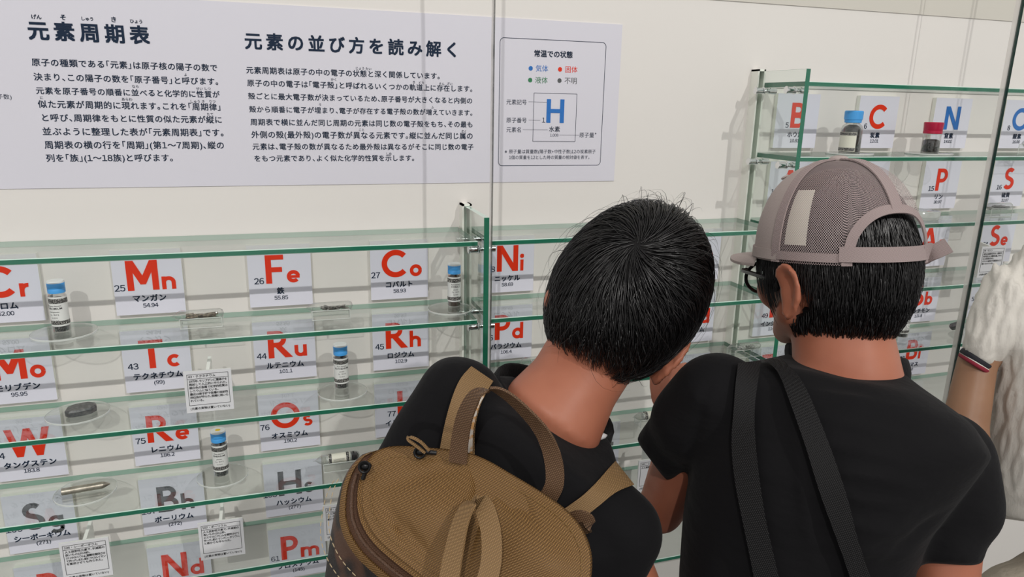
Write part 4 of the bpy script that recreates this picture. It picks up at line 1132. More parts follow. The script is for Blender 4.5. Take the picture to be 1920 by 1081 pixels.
# top panel: concentric rings to the centre
m = MB(); K = 22; V = []
for k in range(K+1):
    f = 1 - k/K if k < K else 0.02
    for i in range(NP):
        p = cen + (O0[i]-cen)*f; V.append(P3(p))
F = []
for k in range(K):
    for i in range(NP):
        j = (i+1) % NP; F.append((k*NP+i, k*NP+j, (k+1)*NP+j, (k+1)*NP+i))
F.append(tuple(K*NP+i for i in range(NP)))
back = len(V)
V += [v + nrm(v - CAM_LOC)*.004 for v in V]
F += [tuple(i+back for i in reversed(f)) for f in F]
F += [(j, i, i+back, j+back) for i in range(NP) for j in [(i+1) % NP]]
m.add(V, F); m.build('top_panel', NYLON, pack, PO, smooth=True, sharp=60)
# surrounding shell: binding, zip tape, body
def offs(i):
    """how far the shell stands out beyond the top panel, in pixels: wide on the zip side, narrow along the boy's back"""
    a = nor[i]
    return max(0.0, -a[0]*.75 + a[1]*.65)
def ringpts(o, dd, sx=0, sy=0, grow=0.0):
    R_ = []
    for i in range(NP):
        p = O0[i] + nor[i]*(4 + o*offs(i)) + np.array([sx, sy])
        p = cen + (p-cen)*(1+grow)
        R_.append(Q(p[0], p[1], (pdepth(*O0[i]) if sy == 0 else pdepth(O0[i][0], min(O0[i][1]+sy, 1225))) + dd))
    return R_
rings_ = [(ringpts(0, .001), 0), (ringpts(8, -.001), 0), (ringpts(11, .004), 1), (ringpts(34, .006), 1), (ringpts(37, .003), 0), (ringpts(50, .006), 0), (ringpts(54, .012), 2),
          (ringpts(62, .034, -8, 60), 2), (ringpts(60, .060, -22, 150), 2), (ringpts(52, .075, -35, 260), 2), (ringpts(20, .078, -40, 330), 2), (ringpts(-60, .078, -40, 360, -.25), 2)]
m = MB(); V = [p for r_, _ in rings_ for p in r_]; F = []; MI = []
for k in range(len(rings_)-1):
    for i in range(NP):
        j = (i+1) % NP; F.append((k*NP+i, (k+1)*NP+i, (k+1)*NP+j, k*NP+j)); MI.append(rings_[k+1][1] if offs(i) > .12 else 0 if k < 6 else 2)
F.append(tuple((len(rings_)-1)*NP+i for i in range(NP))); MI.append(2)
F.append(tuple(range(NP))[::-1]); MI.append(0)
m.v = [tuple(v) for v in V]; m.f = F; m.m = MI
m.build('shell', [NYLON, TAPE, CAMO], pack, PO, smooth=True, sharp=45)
# zip teeth and seams
def along(o, dd, pred, step=1): return [Q(*(O0[i] + nor[i]*(4+o*offs(i))), pdepth(*O0[i])+dd) for i in range(0, NP, step) if pred(i)]
zipi = [i for i in range(NP) if offs(i) > .55]
zipi = sorted(zipi, key=lambda i: (i - zipi[0]) % NP)
def run(o, dd, n=1): return [Q(*(O0[i] + nor[i]*(4+o*offs(i))), pdepth(*O0[i])+dd) for i in zipi[::n]]
order = sorted(range(NP), key=lambda i: i)
lo = [i for i in order if offs(i) > .5]
# keep one unbroken run along the zip side
brk = [k for k in range(1, len(lo)) if lo[k]-lo[k-1] > 1]
if brk: lo = lo[brk[-1]:] + lo[:brk[-1]]
zipi = lo
m = MB(); m.tube(smooth_line(run(22, -.0005), 2), .0016, 8); m.build('zip', TEETH, pack, PO, smooth=True, sharp=None)
def stitches(line, mat, name, r=.0005, dash=.0042, gap=.0022):
    L = [0.0]
    for a, b in zip(line, line[1:]): L.append(L[-1] + np.linalg.norm(b-a))
    line = np.array(line); m = MB(); t = 0
    at = lambda s: np.array([np.interp(s, L, line[:, k]) for k in range(3)])
    while t + dash < L[-1]:
        m.tube([at(t), at(t+dash*.5), at(t+dash)], [r*.7, r, r*.7], 5); t += dash+gap
    return m.build(name, mat, pack, PO, smooth=True)
inset = lambda d: [P3(O0[i] - nor[i]*d, -.0008) for i in list(range(NP))+[0]]
stitches(inset(16), THREAD_DARK, 'panel_stitching', .00045)
for o, dd in ((66, .012), (84, .020)):
    ln = [Q(*(O0[i] + nor[i]*(4+o*offs(i)) + np.array([-6, (o-50)*.5])), pdepth(*O0[i])+dd-.004) for i in zipi]
    stitches(smooth_line(ln, 2), THREAD, 'side_stitching', .0005)
def webbing(name, pts, width, mat, parent=pack, origin=PO, wdir=None, thick=.0022, n=5, norms=None):
    pts = smooth_line(pts, n); L, R_, NN = [], [], []
    for i, p in enumerate(pts):
        t = nrm(pts[min(i+1, len(pts)-1)] - pts[max(i-1, 0)])
        w = wdir(i/(len(pts)-1)) if callable(wdir) else wdir
        if w is None: w = np.cross(t, nrm(p-CAM_LOC))
        w = nrm(w - t*np.dot(w, t)); nn = nrm(np.cross(w, t))
        if np.dot(nn, p-CAM_LOC) < 0: nn = -nn
        wd = width(i/(len(pts)-1)) if callable(width) else width
        L.append(p - w*wd/2); R_.append(p + w*wd/2); NN.append(nn)
    m = MB(); m.strip(L, R_, thick, NN)
    o = m.build(name, mat, parent, origin, smooth=True, sharp=40); fix_normals(o); return o
def draped(name, left, right, mat, bv, lift, parent, origin, thick=.002, fb=None, n=6):
    """webbing lying on a garment between two pixel edge lines"""
    l2 = np.array(smooth_line([np.array([*p, 0.]) for p in left], n))[:, :2]; r2 = np.array(smooth_line([np.array([*p, 0.]) for p in right], n))[:, :2]
    L, R_, NN = [], [], []; last = None
    for a, b in zip(l2, r2):
        pa, na = drape(bv, *a, lift); pb, nb = drape(bv, *b, lift); pm, nm_ = drape(bv, *((a+b)/2), lift)
        if pa is None and pb is None and pm is None: continue
        dm = np.mean([-(ROT.T @ (q - CAM_LOC))[2] for q in (pa, pb, pm) if q is not None])
        if pa is None: pa = Q(*a, dm)
        if pb is None: pb = Q(*b, dm)
        L.append(pa); R_.append(pb); NN.append(nrm(pa*.5+pb*.5-CAM_LOC))
    # even out the depths so that the strap is smooth
    for A in (L, R_):
        B = [v.copy() for v in A]
        for _ in range(6):
            for i in range(1, len(A)-1): A[i] = (A[i-1]+2*A[i]+A[i+1])/4
    off = [-n_*lift for n_ in NN]
    L = [a+o for a, o in zip(L, off)]; R_ = [a+o for a, o in zip(R_, off)]
    # a middle line keeps the strap just outside the cloth
    m = MB(); V, F = [], []; k = len(L)
    for i in range(k):
        for s in (0, .25, .5, .75, 1):
            q = L[i]*(1-s)+R_[i]*s; h = bv.ray_cast(Vector(CAM_LOC), Vector(nrm(q-CAM_LOC)))
            if h[0] is not None and h[3] < np.linalg.norm(q-CAM_LOC)+.003: q = CAM_LOC + nrm(q-CAM_LOC)*(h[3]-lift-.001)
            V.append(q)
    nv = len(V); V += [v + nrm(v-CAM_LOC)*thick for v in V]
    for i in range(k-1):
        for s in range(4):
            a = i*5+s; F += [(a, a+1, a+6, a+5), (a+nv, a+5+nv, a+6+nv, a+1+nv)]
        F += [(i*5, i*5+5, i*5+5+nv, i*5+nv), (i*5+4, i*5+4+nv, i*5+9+nv, i*5+9)]
    F += [(s, s+nv, s+1+nv, s+1) for s in range(4)] + [((k-1)*5+s, (k-1)*5+s+1, (k-1)*5+s+1+nv, (k-1)*5+s+nv) for s in range(4)]
    m.add(V, F); o = m.build(name, mat, parent, origin, smooth=True, sharp=40); fix_normals(o); return o
so = draped('shoulder_strap', [(822, 850), (832, 800), (846, 752), (862, 712), (882, 690)], [(893, 862), (893, 810), (898, 770), (908, 738), (921, 716)], NYLON2, bvA, .003, pack, PO)
draped('reflective_strip', [(876, 858), (880, 800), (886, 760), (893, 738)], [(892, 860), (893, 810), (897, 772), (903, 748)], REFLECT, bvA, .006, so, PO)
draped('shoulder_strap', [(1040, 962), (1085, 932), (1120, 902), (1150, 866)], [(1072, 985), (1115, 950), (1150, 925), (1186, 912)], NYLON2, bvA, .003, pack, PO)
wd = lambda t: VR*.75 - VD*(.15 + .75*math.sin(math.pi*min(1, t*1.15))) + VU*.15
webbing('carry_handle', [Q(858, 868, .640), Q(862, 820, .632), Q(872, 775, .622), Q(890, 742, .615), Q(915, 731, .612), Q(945, 740, .612), Q(985, 775, .618), Q(1018, 815, .624), Q(1036, 860, .628), Q(1040, 905, .632), Q(1026, 938, .640)], .0165, WEB_BROWN, wdir=wd)
webbing('haul_loop', [Q(838, 1110, .555), Q(848, 1045, .566), Q(860, 985, .580), Q(874, 950, .592), Q(890, 938, .597), Q(908, 952, .592), Q(920, 995, .578), Q(921, 1050, .566), Q(908, 1110, .555)], .0165, NYLON2, wdir=lambda t: VR*.85 - VD*.55*math.sin(math.pi*t) + VU*(.3 if t < .5 else -.3))
webbing('side_tab', [Q(1060, 978, .632), Q(1085, 968, .622), Q(1102, 974, .620), Q(1103, 986, .624), Q(1078, 992, .636)], .011, WEB_BROWN, wdir=lambda t: VU*.9 + VR*.3 - VD*.4)
webbing('zip_cord', [Q(798, 846, .644), Q(780, 832, .640), Q(767, 822, .638), Q(772, 817, .638), Q(790, 826, .640), Q(806, 842, .644)], .0032, NYLON2, wdir=VD)
def zip_pull(px, py, d, tail):
    m = MB(); c = Q(px, py, d); m.ellipsoid(c, np.stack([VR*.0058, VU*.0042, VD*.004], 1), 16, 10)
    a = c + VR*.002; m.tube([a, a + nrm(tail)*.007, a + nrm(tail)*.013], [.0026, .0022, .0020], 10)
    V = [c + VR*.005*math.cos(t) + VU*.005*math.sin(t) - VD*.004 for t in np.linspace(0, 2*math.pi, 13)[:-1]]
    m.tube(V + V[:1], .0011, 6); m.build('zip_pull', BLACKM, pack, PO, smooth=True)
zip_pull(685, 873, .642, -VU*.8 - VR*.3); zip_pull(788, 846, .650, VR - VU*.1)

# ------------------------------------------------------------------ boy with the cap
BX = thing('person', (0.42, -0.62, FLOOR_Z), 'boy in a grey mesh-back cap, glasses and black t-shirt, seen from behind', 'person')
BO = np.array(BX.location)
cB = Q(1566, 500, .785)
azf = math.radians(88.0)
rB, uB, fB = frame_head(np.array([math.cos(azf), math.sin(azf), -.16]), np.array([0.0, 0.02, 1.0]))
m = MB()
skull(m, cB, rB, uB, fB, .066, .081, .090)
face(m, cB, rB, uB, fB, .92)
lB = -rB
earB = Q(1478, 548, .748)
ear(m, earB, nrm(lB*.9 - fB*.35), nrm(uB*.97 + fB*.12), nrm(fB*.95 + lB*.30), .98)
ear(m, cB + rB*.064 - uB*.025 + fB*.004, nrm(rB*.9 - fB*.3), uB, fB, 1.1)
nk0, nk1 = Q(1572, 585, .785), Q(1588, 690, .755)
m.loft([(nk0, VR*.050, VD*.050), (Q(1580, 640, .775), VR*.0525, VD*.052), (Q(1588, 690, .765), nrm(VR*.98 - VU*.12)*.056, VD*.053), (Q(1580, 750, .750), nrm(VR*.97 - VU*.2)*.070, VD*.055)], 28, 2.0)
TB = [ring((1490, 664), (1684, 694), .765, .050, tilt=VU*.014), ring((1405, 674), (1745, 742), .750, .064), ring((1330, 706), (1804, 790), .738, .082), ring((1298, 772), (1838, 852), .730, .094),
      ring((1280, 860), (1780, 935), .728, .098), ring((1270, 960), (1725, 1010), .732, .098), ring((1264, 1081), (1700, 1090), .738, .098), ring((1270, 1250), (1690, 1250), .745, .094)]
m.loft([(c, A*.92, B*.86) for c, A, B in TB[2:]], 32)
sh, el, wr = Q(1345, 745, .755), Q(1238, 955, .880), Q(1268, 800, 1.02)
m.capsule(sh, .040, el, .029); m.capsule(el, .028, wr, .021)
hand(m, wr, nrm(VU*.85 + VD*.5 + VR*.15), nrm(VR*.6 + VD*.7), nrm(-VR*.6 + VD*.3 + VU*.1), .88, (.5, .6, .7, .8))
sh2, el2, wr2 = Q(1775, 865, .735), Q(1768, 1110, .715), Q(1690, 1130, .93)
m.capsule(sh2, .040, el2, .031); m.capsule(el2, .030, wr2, .021)
hand(m, wr2, wr2-el2, -VU, -VR, .88)
blob('body', m, 0.0042, SKIN, BX, BO, 5)
eyes(cB, rB, uB, fB, BX, BO, .92)
hipB = Q(1480, 1300, .745)
legs(BX, BO, hipB + np.array([-.075, 0, 0]), hipB + np.array([.075, 0, 0]), np.array([hipB[0]-.09, hipB[1]+.04, FLOOR_Z]), np.array([hipB[0]+.09, hipB[1]+.0, FLOOR_Z]), DENIM)
m = MB()
m.loft(TB, 40)
m.loft([ring((1275, 712), (1370, 800), .745, .050), ring((1230, 765), (1310, 860), .785, .046), ring((1190, 822), (1252, 905), .815, .042)], 28, 2.1)
m.capsule(Q(1345, 748, .745), .050, Q(1300, 790, .765), .047)
m.capsule(Q(1766, 858, .732), .050, Q(1778, 940, .722), .050)
m.loft([ring((1728, 920), (1850, 900), .724, .050), ring((1716, 985), (1856, 965), .718, .047), ring((1704, 1052), (1844, 1062), .714, .044)], 28, 2.1)
teeB = blob('t_shirt', m, 0.0050, TEE2, BX, BO, 16)
def foldsB(P):
    s = project(P); x, y = s[:, 0], s[:, 1]
    g = lambda cx, cy, sx, sy, a, th: a*np.exp(-((((x-cx)*np.cos(th)+(y-cy)*np.sin(th))/sx)**2 + ((-(x-cx)*np.sin(th)+(y-cy)*np.cos(th))/sy)**2))
    d = .0009*np.sin(y*.05 + x*.012 + np.sin(x*.02)) * np.exp(-((x-1600)/120)**2)
    for k in range(7): d = d + g(1580+8*k, 745+48*k, 75, 8, .0030, .18)
    d = d + g(1505, 900, 14, 130, .0035, -.12) + g(1660, 985, 20, 90, .004, .9) + g(1300, 830, 10, 90, -.003, .25) + g(1720, 1000, 60, 10, -.004, -.7)
    return d
displace(teeB, foldsB)
bvB = bvh_of(teeB, BO)
cn = Q(1586, 678, .795)
loop = [cn + (VR*.0610 - VU*.009)*math.cos(w) + (VD*.060 - VU*.004)*math.sin(w) for w in np.linspace(0, 2*math.pi, 33)[:-1]]
m = MB(); closed_band(m, loop, nrm(VU*.95 + VD*.2), .0125, .0034); m.build('collar', RIB, BX, BO, smooth=True, sharp=None)
# hair under the cap
MBH = np.stack([rB*.0735, fB*.0885, uB*.099], 1); MBi = np.linalg.inv(MBH)
pEB = nrm(MBi @ (earB - cB))
def hairyB(p):
    if p[2] > .35: return p[1] < .75
    if np.dot(p, pEB) > .955: return False
    if p[1] > .30: return p[2] > (.0 if p[1] < .62 else .25)
    if p[1] > -.05: return p[2] > -.22
    return p[2] > -.70
fC_ = nrm(np.array([math.cos(azf), math.sin(azf), -.13])); uC_ = nrm(np.array([0, 0, 1.0]) - fC_*fC_[2]); rC_ = np.cross(fC_, uC_)
m = MB(); m.ellipsoid(cB, MBH*.985, 56, 36); keep = []
for fc in m.f:
    if hairyB(nrm(np.mean([MBi @ (np.array(m.v[i]) - cB) for i in fc], axis=0))): keep.append(fc)
nh = len(m.v); Mc = np.stack([rC_*.0735, fC_*.0875, uC_*.0985], 1); m.ellipsoid(Q(1566, 484, .785), Mc, 40, 26)
keep += [f for f in m.f if min(f) >= nh and all(np.dot(np.array(m.v[i]) - Q(1566, 484, .785), uC_) > -.004 for i in f)]
inner = [tuple(cB + (np.array(v) - cB)*.93) for v in m.v]; nv = len(m.v); edge = set()
for fc in keep:
    for i in range(len(fc)): edge.add((fc[i], fc[(i+1) % len(fc)]))
rim = [(b, a, a+nv, b+nv) for (a, b) in edge if (b, a) not in edge]
m.v = list(m.v) + inner; m.f = keep + [tuple(i+nv for i in reversed(fc)) for fc in keep] + rim; m.m = [0]*len(m.f)
hairB = m.build('hair', HAIRBASE, BX, BO, smooth=True, sharp=60)
flowB = lambda p: nrm(np.array([p[0]*.15, p[1]*.1, -1.0]))
lenB = lambda p: (.42 if p[2] > -.2 else .22)
roots = [p for p in fib_sphere(9000) if hairyB(p) and p[2] < .5]
hair_strands('strands', cB, MBH, roots, flowB, lenB, HAIR, hairB, BO, width=.0008, lift=.006, steps=6, base=.99, jitter=.20)

Mc = np.stack([rC_*.0765, fC_*.0905, uC_*.1010], 1)
roots = [p for p in fib_sphere(5000) if p[2] > -.02 and p[1] < -.25]
hair_strands('strands', Q(1566, 484, .785), Mc, roots, flowB, lambda p: .40, HAIR, hairB, BO, width=.0008, lift=.001, steps=6, base=.972, jitter=.22)

# cap
CAPF = pbr('cap_twill', (0.40, 0.335, 0.315), 0.85, bump=(420, 0.35, 0.001))
CAPSEAM = weave('cap_binding', (0.47, 0.385, 0.375), (0.30, 0.235, 0.23), 320, rough=0.8)
def mesh_cloth():
    m, nt, out = new_mat('cap_mesh')
    uv = N(nt, 'ShaderNodeUVMap')
    sep = N(nt, 'ShaderNodeSeparateXYZ'); nt.links.new(uv.outputs[0], sep.inputs[0])
    def mth(op, a, b=None):
        n = N(nt, 'ShaderNodeMath', operation=op)
        for k, v in enumerate((a, b)):
            if v is None: continue
            if isinstance(v, (int, float)): n.inputs[k].default_value = v
            else: nt.links.new(v, n.inputs[k])
        return n.outputs[0]
    sx = mth('SINE', mth('MULTIPLY', mth('ADD', sep.outputs[0], sep.outputs[1]), math.pi))
    sy = mth('SINE', mth('MULTIPLY', mth('SUBTRACT', sep.outputs[0], sep.outputs[1]), math.pi))
    hole = mth('GREATER_THAN', mth('ABSOLUTE', mth('MULTIPLY', sx, sy)), 0.25)
    b = N(nt, 'ShaderNodeBsdfPrincipled'); b.inputs['Base Color'].default_value = (0.50, 0.405, 0.40, 1); b.inputs['Roughness'].default_value = 0.8
    tr = N(nt, 'ShaderNodeBsdfTransparent'); mx = N(nt, 'ShaderNodeMixShader')
    nt.links.new(hole, mx.inputs[0]); nt.links.new(b.outputs[0], mx.inputs[1]); nt.links.new(tr.outputs[0], mx.inputs[2])
    nt.links.new(mx.outputs[0], out.inputs[0]); return m
CAPMESH = mesh_cloth()
# cap frame: band plane tipped a little forward
cC = Q(1564, 484, .785)
fC = nrm(np.array([math.cos(azf), math.sin(azf), -.13])); uC = nrm(np.array([0, 0, 1.0]) - fC*np.dot(np.array([0, 0, 1.0]), fC)); rC = np.cross(fC, uC)
RX, RY, RZ = .0790, .0935, .1065
def dome(az, t, grow=1.0):
    """az from the front (0) anticlockwise to the wearer's left; t from the band (0) to the top button (1)"""
    e = math.pi/2*t
    ce = math.cos(e)**.80; se = math.sin(e)**.92 if e > 0 else 0
    return cC + (fC*math.cos(az)*RY*ce - rC*math.sin(az)*RX*ce + uC*RZ*se)*grow
capt = BX
cap = bpy.data.objects.new('cap', None); COL.objects.link(cap); cap.parent = BX
cap['label'] = 'grey cap with mesh back panels, worn low over black hair'
def arch(az):
    """height of the rear opening at an azimuth measured from the back"""
    k = abs(az)/math.radians(37)
    return .31*math.sqrt(max(0.0, 1-k**2.4)) if k < 1 else 0.0
def gore(name, a0, a1, mat, uvs=False, na=28, nt_=26, open_=False, parent=cap):
    V, UV = [], []
    for j in range(nt_+1):
        for i in range(na+1):
            az = a0 + (a1-a0)*i/na
            lo_ = arch((az - math.pi + math.pi) % (2*math.pi) - math.pi) if open_ else 0.0
            t = lo_ + (1-lo_)*j/nt_
            V.append(dome(az, t*.985))
    F = []
    for j in range(nt_):
        for i in range(na):
            a = j*(na+1)+i; F.append((a, a+1, a+na+2, a+na+1))
    nv = len(V); V2 = V + [v - nrm(v - cC)*.0012 for v in V]
    F2 = F if uvs else F + [tuple(k+nv for k in reversed(f)) for f in F]
    n1 = na+1
    bord = [i for i in range(n1)] + [j*n1+na for j in range(1, nt_+1)] + [nt_*n1+i for i in range(na-1, -1, -1)] + [j*n1 for j in range(nt_-1, 0, -1)]
    if not uvs:
        for k in range(len(bord)):
            a, b = bord[k], bord[(k+1) % len(bord)]; F2.append((b, a, a+nv, b+nv))
    m = MB(); m.add(V2 if not uvs else V, F2)
    o = m.build(name, mat, parent, BO, smooth=True, sharp=50)
    if uvs:
        S = .0026
        lay = o.data.uv_layers.new(name='UVMap')
        for p in o.data.polygons:
            for li in p.loop_indices:
                vi = o.data.loops[li].vertex_index; v = np.array(V[vi])
                d = v - cC; az = a0 + (a1-a0)*((vi % n1)/na)
                t = (vi // n1)/nt_
                lay.data[li].uv = (((az-(a0+a1)/2)*.098*math.cos(t*1.25)**.8)/S, (t*.150)/S)
    return o
G = math.radians
gore('front_panel', G(-94), G(94), CAPF, na=44)
gore('side_mesh', G(94), G(180), CAPMESH, uvs=True, open_=False if False else True)
gore('side_mesh', G(180), G(266), CAPMESH, uvs=True, open_=True)
def seam(name, pts, w, mat, parent=cap, th=.0016):
    pts = smooth_line(pts, 4); L, R_, NN = [], [], []
    for i, p in enumerate(pts):
        t = nrm(pts[min(i+1, len(pts)-1)] - pts[max(i-1, 0)]); n_ = nrm(p-cC); s = nrm(np.cross(t, n_))
        L.append(p + n_*.0006 - s*w/2); R_.append(p + n_*.0006 + s*w/2); NN.append(n_)
    m = MB(); m.strip(L, R_, th, NN); o = m.build(name, mat, parent, BO, smooth=True, sharp=40); fix_normals(o); return o
for a in (94, -94): seam('seam_tape', [dome(G(a), t) for t in np.linspace(0, .96, 12)], .011, CAPSEAM)
seam('seam_tape', [dome(G(180), t) for t in np.linspace(.31, .96, 11)], .013, CAPSEAM)
seam('seam_tape', [dome(G(0), t) for t in np.linspace(0, .96, 12)], .002, CAPF)
for s in (1, -1):
    seam('opening_binding', [dome(G(180)+s*az, arch(s*az)+.012) for az in np.linspace(0, G(36.9), 16)] + [dome(G(180)+s*G(37), .0)], .010, CAPSEAM)
    seam('sweat_band', [dome(s*az, .035) for az in np.linspace(G(95), G(143), 16)], .009, CAPSEAM)
seam('sweat_band', [dome(az, .035) for az in np.linspace(G(-95), G(95), 26)], .011, CAPF)
seam('adjuster_strap', [dome(G(138) + az, .055, 1.012) for az in np.linspace(0, G(84), 20)], .0150, CAPSEAM)
e0 = dome(G(222), .06, 1.03)
webbing('strap_tail', [dome(G(205), .05, 1.03), dome(G(214), .06, 1.05), Q(1728, 484, .765), Q(1752, 472, .758), Q(1779, 459, .752)], lambda t: .0150 + .002*t, CAPSEAM, cap, BO, wdir=lambda t: VU*.95 + VR*.3, thick=.0016)
m = MB(); m.ellipsoid(dome(0, 1.0) + uC*.001, np.stack([rC*.0105, fC*.0105, uC*.0048], 1), 24, 12); m.build('top_button', CAPF, cap, BO, smooth=True, sharp=None)
for a, t in ((48, .62), (-48, .62)):
    p = dome(G(a), t); n_ = nrm(p-cC); u1 = nrm(np.cross(n_, uC)); u2 = np.cross(n_, u1)
    V = [p + n_*.001 + u1*.0034*math.cos(w) + u2*.0034*math.sin(w) for w in np.linspace(0, 2*math.pi, 17)]
    m = MB(); m.tube(V, .0012, 8); m.build('eyelet', CAPF, cap, BO, smooth=True)
lab = []
for j in range(7):
    for i in range(9): lab.append(dome(G(99 + 17*i/8), .10 + .40*j/6, .972))
m = MB(); nl = len(lab)
m.add(lab + [cC + (v-cC)*.992 for v in lab], [(j*9+i, j*9+i+1, j*9+i+10, j*9+i+9) for j in range(6) for i in range(8)] + [(nl+j*9+i, nl+j*9+i+9, nl+j*9+i+10, nl+j*9+i+1) for j in range(6) for i in range(8)])
o = m.build('inner_label', CREAM, cap, BO, smooth=True); o['label'] = 'white care label seen through the mesh'
# brim: curved sheet reaching forward from the front panel
V = []; na, nr = 30, 8
for j in range(nr+1):
    for i in range(na+1):
        az = G(-66) + G(132)*i/na; q = dome(az, .01)
        reach = .066*math.cos((az/G(66))*math.pi/2)**.55 * j/nr
        k = math.sin(az)
        V.append(q + fC*reach + uC*(-.10*reach - .010*(k*k)*(j/nr)) - rC*k*.004*j/nr)
F = []
for j in range(nr):
    for i in range(na):
        a = j*(na+1)+i; F.append((a, a+1, a+na+2, a+na+1))
nv = len(V); V += [v - uC*.0030 for v in V]; F += [tuple(k+nv for k in reversed(f)) for f in F]
n1 = na+1; bord = list(range(n1)) + [j*n1+na for j in range(1, nr+1)] + [nr*n1+i for i in range(na-1, -1, -1)] + [j*n1 for j in range(nr-1, 0, -1)]
F += [(bord[(k+1) % len(bord)], bord[k], bord[k]+nv, bord[(k+1) % len(bord)]+nv) for k in range(len(bord))]
m = MB(); m.add(V, F); o = m.build('brim', CAPF, cap, BO, smooth=True, sharp=40); fix_normals(o)

# glasses
FRAME = pbr('black_frame', (0.008, 0.008, 0.010), 0.25, bump=(60, 0.03, 0.001))
LENS = clear('lens', (0.98, 0.985, 0.98), f0=0.03)
gl = bpy.data.objects.new('glasses', None); COL.objects.link(gl); gl.parent = BX
gl['label'] = 'black-framed glasses'
hB = lambda x, y, z: cB + (rB*x + fB*y + uB*(z-.014))*.93
def rimpts(k, s=1.0):
    return [hB(k*(.034 + .0235*s*math.cos(w)*(1 + .06*math.cos(2*w))), .098 - .16*max(0, abs(k*(.034 + .0235*math.cos(w)))-.03), -.004 + .0195*s*math.sin(w)) for w in np.linspace(0, 2*math.pi, 37)]
for k in (-1, 1):
    m = MB(); m.tube(rimpts(k), .0021, 8); m.build('rim', FRAME, gl, BO, smooth=True)
    m = MB(); P_ = rimpts(k, .98)[:-1]; n = len(P_); V = P_ + [p + fB*.0012 for p in P_]
    m.add(V, [tuple(range(n))[::-1], tuple(range(n, 2*n))] + [(i, (i+1) % n, n+(i+1) % n, n+i) for i in range(n)]); m.build('lens', LENS, gl, BO)
    m = MB(); m.tube(smooth_line([hB(k*.058, .093, .006), hB(k*.069, .084, .007), hB(k*.076, .04, .004), hB(k*.077, .005, .000), hB(k*.076, -.012, -.014)]), [.0034]*2+[.0028]*19, 8); m.build('temple', FRAME, gl, BO, smooth=True)
m = MB(); m.tube(smooth_line([hB(-.011, .098, .003), hB(0, .101, .006), hB(.011, .098, .003)]), .002, 8); m.build('bridge', FRAME, gl, BO, smooth=True)

# bag straps crossing the capped boy's back
WEBK = weave('black_webbing', (0.020, 0.019, 0.021), (0.004, 0.004, 0.0045), 210, rough=0.6, strength=0.8, spec=0.3)
st = thing('bag_strap', BO + np.array([-.08, .03, 1.0]), 'black webbing strap running straight down the capped boy\'s back', 'strap', 'black straps over the capped boy\'s back')
draped('webbing', [(1381, 686), (1374, 740), (1375, 820), (1382, 900), (1398, 985), (1415, 1075), (1425, 1140)], [(1428, 684), (1416, 740), (1419, 820), (1427, 900), (1440, 985), (1460, 1075), (1472, 1140)], WEBK, bvB, .0050, st, np.array(st.location))
st = thing('bag_strap', BO + np.array([.02, .03, 1.0]), 'black webbing strap slanting down to the right across the capped boy\'s back', 'strap', 'black straps over the capped boy\'s back')
draped('webbing', [(1432, 684), (1462, 706), (1487, 770), (1512, 850), (1545, 945), (1580, 1040), (1600, 1120)], [(1462, 680), (1500, 715), (1531, 775), (1561, 850), (1590, 940), (1606, 1010), (1640, 1120)], WEBK, bvB, .0060, st, np.array(st.location))

# ------------------------------------------------------------------ person in the white knit
CXP = thing('person', (1.02, -0.66, FLOOR_Z), 'person in a cream cable-knit top and beige trousers at the right edge', 'person')
CO = np.array(CXP.location)
KNIT = pbr('cream_knit', (0.64, 0.615, 0.565), 0.9, sheen=0.1, bump=(330, 0.5, 0.0015, (1, 1, .4)))
CUFFK = pbr('cuff_black', (0.012, 0.012, 0.018), 0.85, bump=(330, 0.4, 0.001)); CUFFR = pbr('cuff_red', (0.23, 0.012, 0.030), 0.85, bump=(330, 0.4, 0.001))
TC = [ring((1940, 440), (2115, 425), 1.16, .080), ring((1885, 488), (2150, 480), 1.16, .098), ring((1864, 560), (2160, 560), 1.155, .115), ring((1846, 650), (2170, 640), 1.15, .125), ring((1840, 760), (2165, 760), 1.15, .125),
      ring((1838, 880), (2170, 880), 1.155, .125), ring((1842, 965), (2175, 1010), 1.16, .125)]
m = MB()
hc = Q(2085, 270, 1.17)
rr_, uu_, ff_ = frame_head(VD*.9 - VR*.4 - VU*.1, np.array([0, 0, 1.0]))
skull(m, hc, rr_, uu_, ff_, .077, .095, .105); face(m, hc, rr_, uu_, ff_, 1.08)
for k in (-1, 1): ear(m, hc + rr_*k*.076 - uu_*.01, rr_*k, uu_, ff_, 1.0)
m.loft([(Q(2070, 340, 1.17), VR*.050, VD*.052), (Q(2045, 430, 1.165), VR*.054, VD*.055), (Q(2030, 520, 1.16), VR*.070, VD*.06)], 24, 2.0)
m.loft([(c, A*.93, B*.92) for c, A, B in TC], 28)
shC, elC, wrC = Q(1912, 540, 1.16), Q(1806, 815, 1.13), Q(1690, 800, 1.30)
m.capsule(Q(1925, 570, 1.16), .034, Q(1833, 675, 1.145), .0285); m.capsule(Q(1833, 675, 1.145), .0285, elC, .034); m.capsule(elC, .037, wrC, .026)
hand(m, wrC, wrC-elC, -VU, VR*.5+VU*.5, .95)
s2, e2, w2 = Q(2120, 560, 1.15), Q(2190, 860, 1.12), Q(2100, 1000, 1.30)
m.capsule(s2, .050, e2, .040); m.capsule(e2, .037, w2, .026); hand(m, w2, w2-e2, -VU, -VR, .95)
blob('body', m, 0.006, SKIN_TAN, CXP, CO, 5)
eyes(hc, rr_, uu_, ff_, CXP, CO, 1.08)
m = MB(); m.ellipsoid(hc - ff_*.012 + uu_*.008, np.stack([rr_*.084, ff_*.098, uu_*.108], 1), 32, 20); m.build('hair', HAIRBASE, CXP, CO, smooth=True, sharp=None)
hipC = Q(2020, 1150, 1.16)
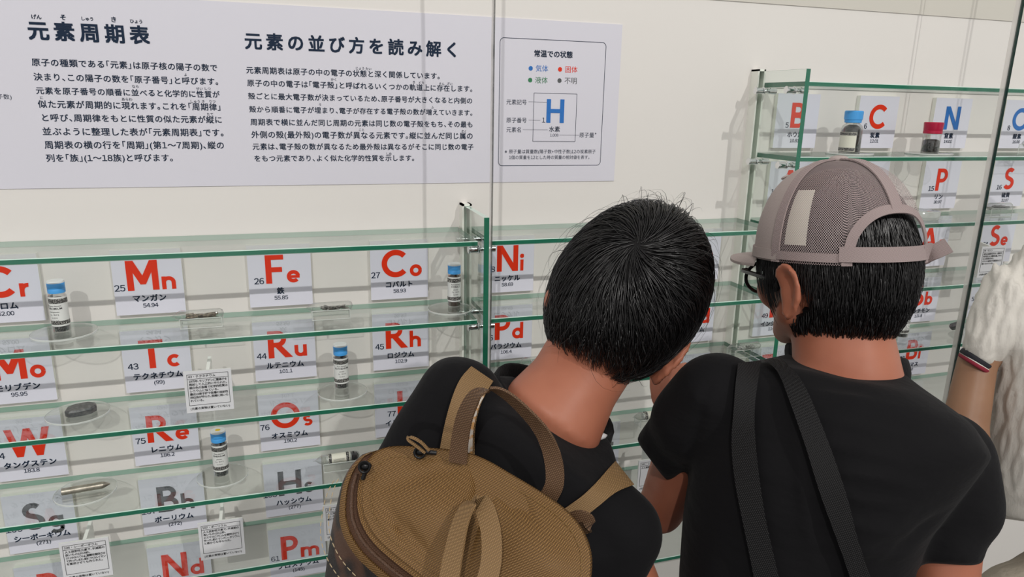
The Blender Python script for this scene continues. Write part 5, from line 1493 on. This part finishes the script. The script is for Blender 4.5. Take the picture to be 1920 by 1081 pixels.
oT = legs(CXP, CO, hipC + np.array([-.09, 0, 0]), hipC + np.array([.09, 0, 0]), np.array([hipC[0]-.11, hipC[1], FLOOR_Z]), np.array([hipC[0]+.11, hipC[1]+.03, FLOOR_Z]), BEIGE, .098)
m = MB(); m.loft(TC, 48)
m.loft([ring((1862, 488), (1975, 600), 1.155, .075), ring((1828, 550), (1925, 650), 1.150, .062), ring((1808, 616), (1876, 672), 1.145, .046), ring((1803, 656), (1858, 692), 1.145, .036)], 30, 2.0)
m.capsule(Q(2115, 545, 1.15), .062, Q(2168, 660, 1.14), .056)
m.capsule(Q(1880, 545, 1.155), .034, Q(1990, 490, 1.16), .036)
m.capsule(Q(1868, 600, 1.15), .036, Q(1900, 640, 1.15), .04)
knit = blob('knit_top', m, 0.0050, KNIT, CXP, CO, 14)
def cable(P):
    s = project(P); x, y = s[:, 0], s[:, 1]
    # columns follow the fall of the cloth
    u = (x - 1890 + (y-500)*.16)/33.0
    fr = u - np.floor(u); col_ = np.floor(u)
    v = y/78.0 + .37*col_; fv = v - np.floor(v)
    # each cable: two plies that cross once per repeat, with a valley between the cables
    s1 = .5 + .26*np.cos(fv*math.pi); s2 = .5 - .26*np.cos(fv*math.pi)
    a = np.exp(-((fr-s1)/.19)**2); b = np.exp(-((fr-s2)/.19)**2)*(.55 + .45*np.abs(np.cos(fv*math.pi)))
    cab = .0048*np.maximum(a, b) - .0028
    hem = 1/(1+np.exp((y-(905+(x-1860)*.35))/4.0))
    cuff = 1/(1+np.exp((y-(628+(x-1810)*.70))/3.0))
    rib = .0011*np.sin(x*1.0)
    w = np.where((x < 1866) & (y < 720), cuff, hem)
    return cab*w + rib*(1-w)
displace(knit, cable)
bvC = bvh_of(knit, CO)
def cuffring(pl, pr, d, b, h, mat, name):
    c, A, B = ring(pl, pr, d, b); n_ = nrm(np.cross(A, B)); V = []
    m = MB(); L = [c + A*1.04*math.cos(w) + B*1.04*math.sin(w) for w in np.linspace(0, 2*math.pi, 41)[:-1]]
    closed_band(m, L, n_, h, .0022); m.build(name, mat, CXP, CO, smooth=True, sharp=None)
cuffring((1804, 657), (1858, 691), 1.145, .035, .0048, CUFFK, 'cuff_stripe')
cuffring((1802.5, 661.5), (1857, 695.5), 1.145, .035, .0013, KNIT, 'cuff_stripe')
cuffring((1801, 665), (1856, 699), 1.145, .035, .0036, CUFFR, 'cuff_stripe')
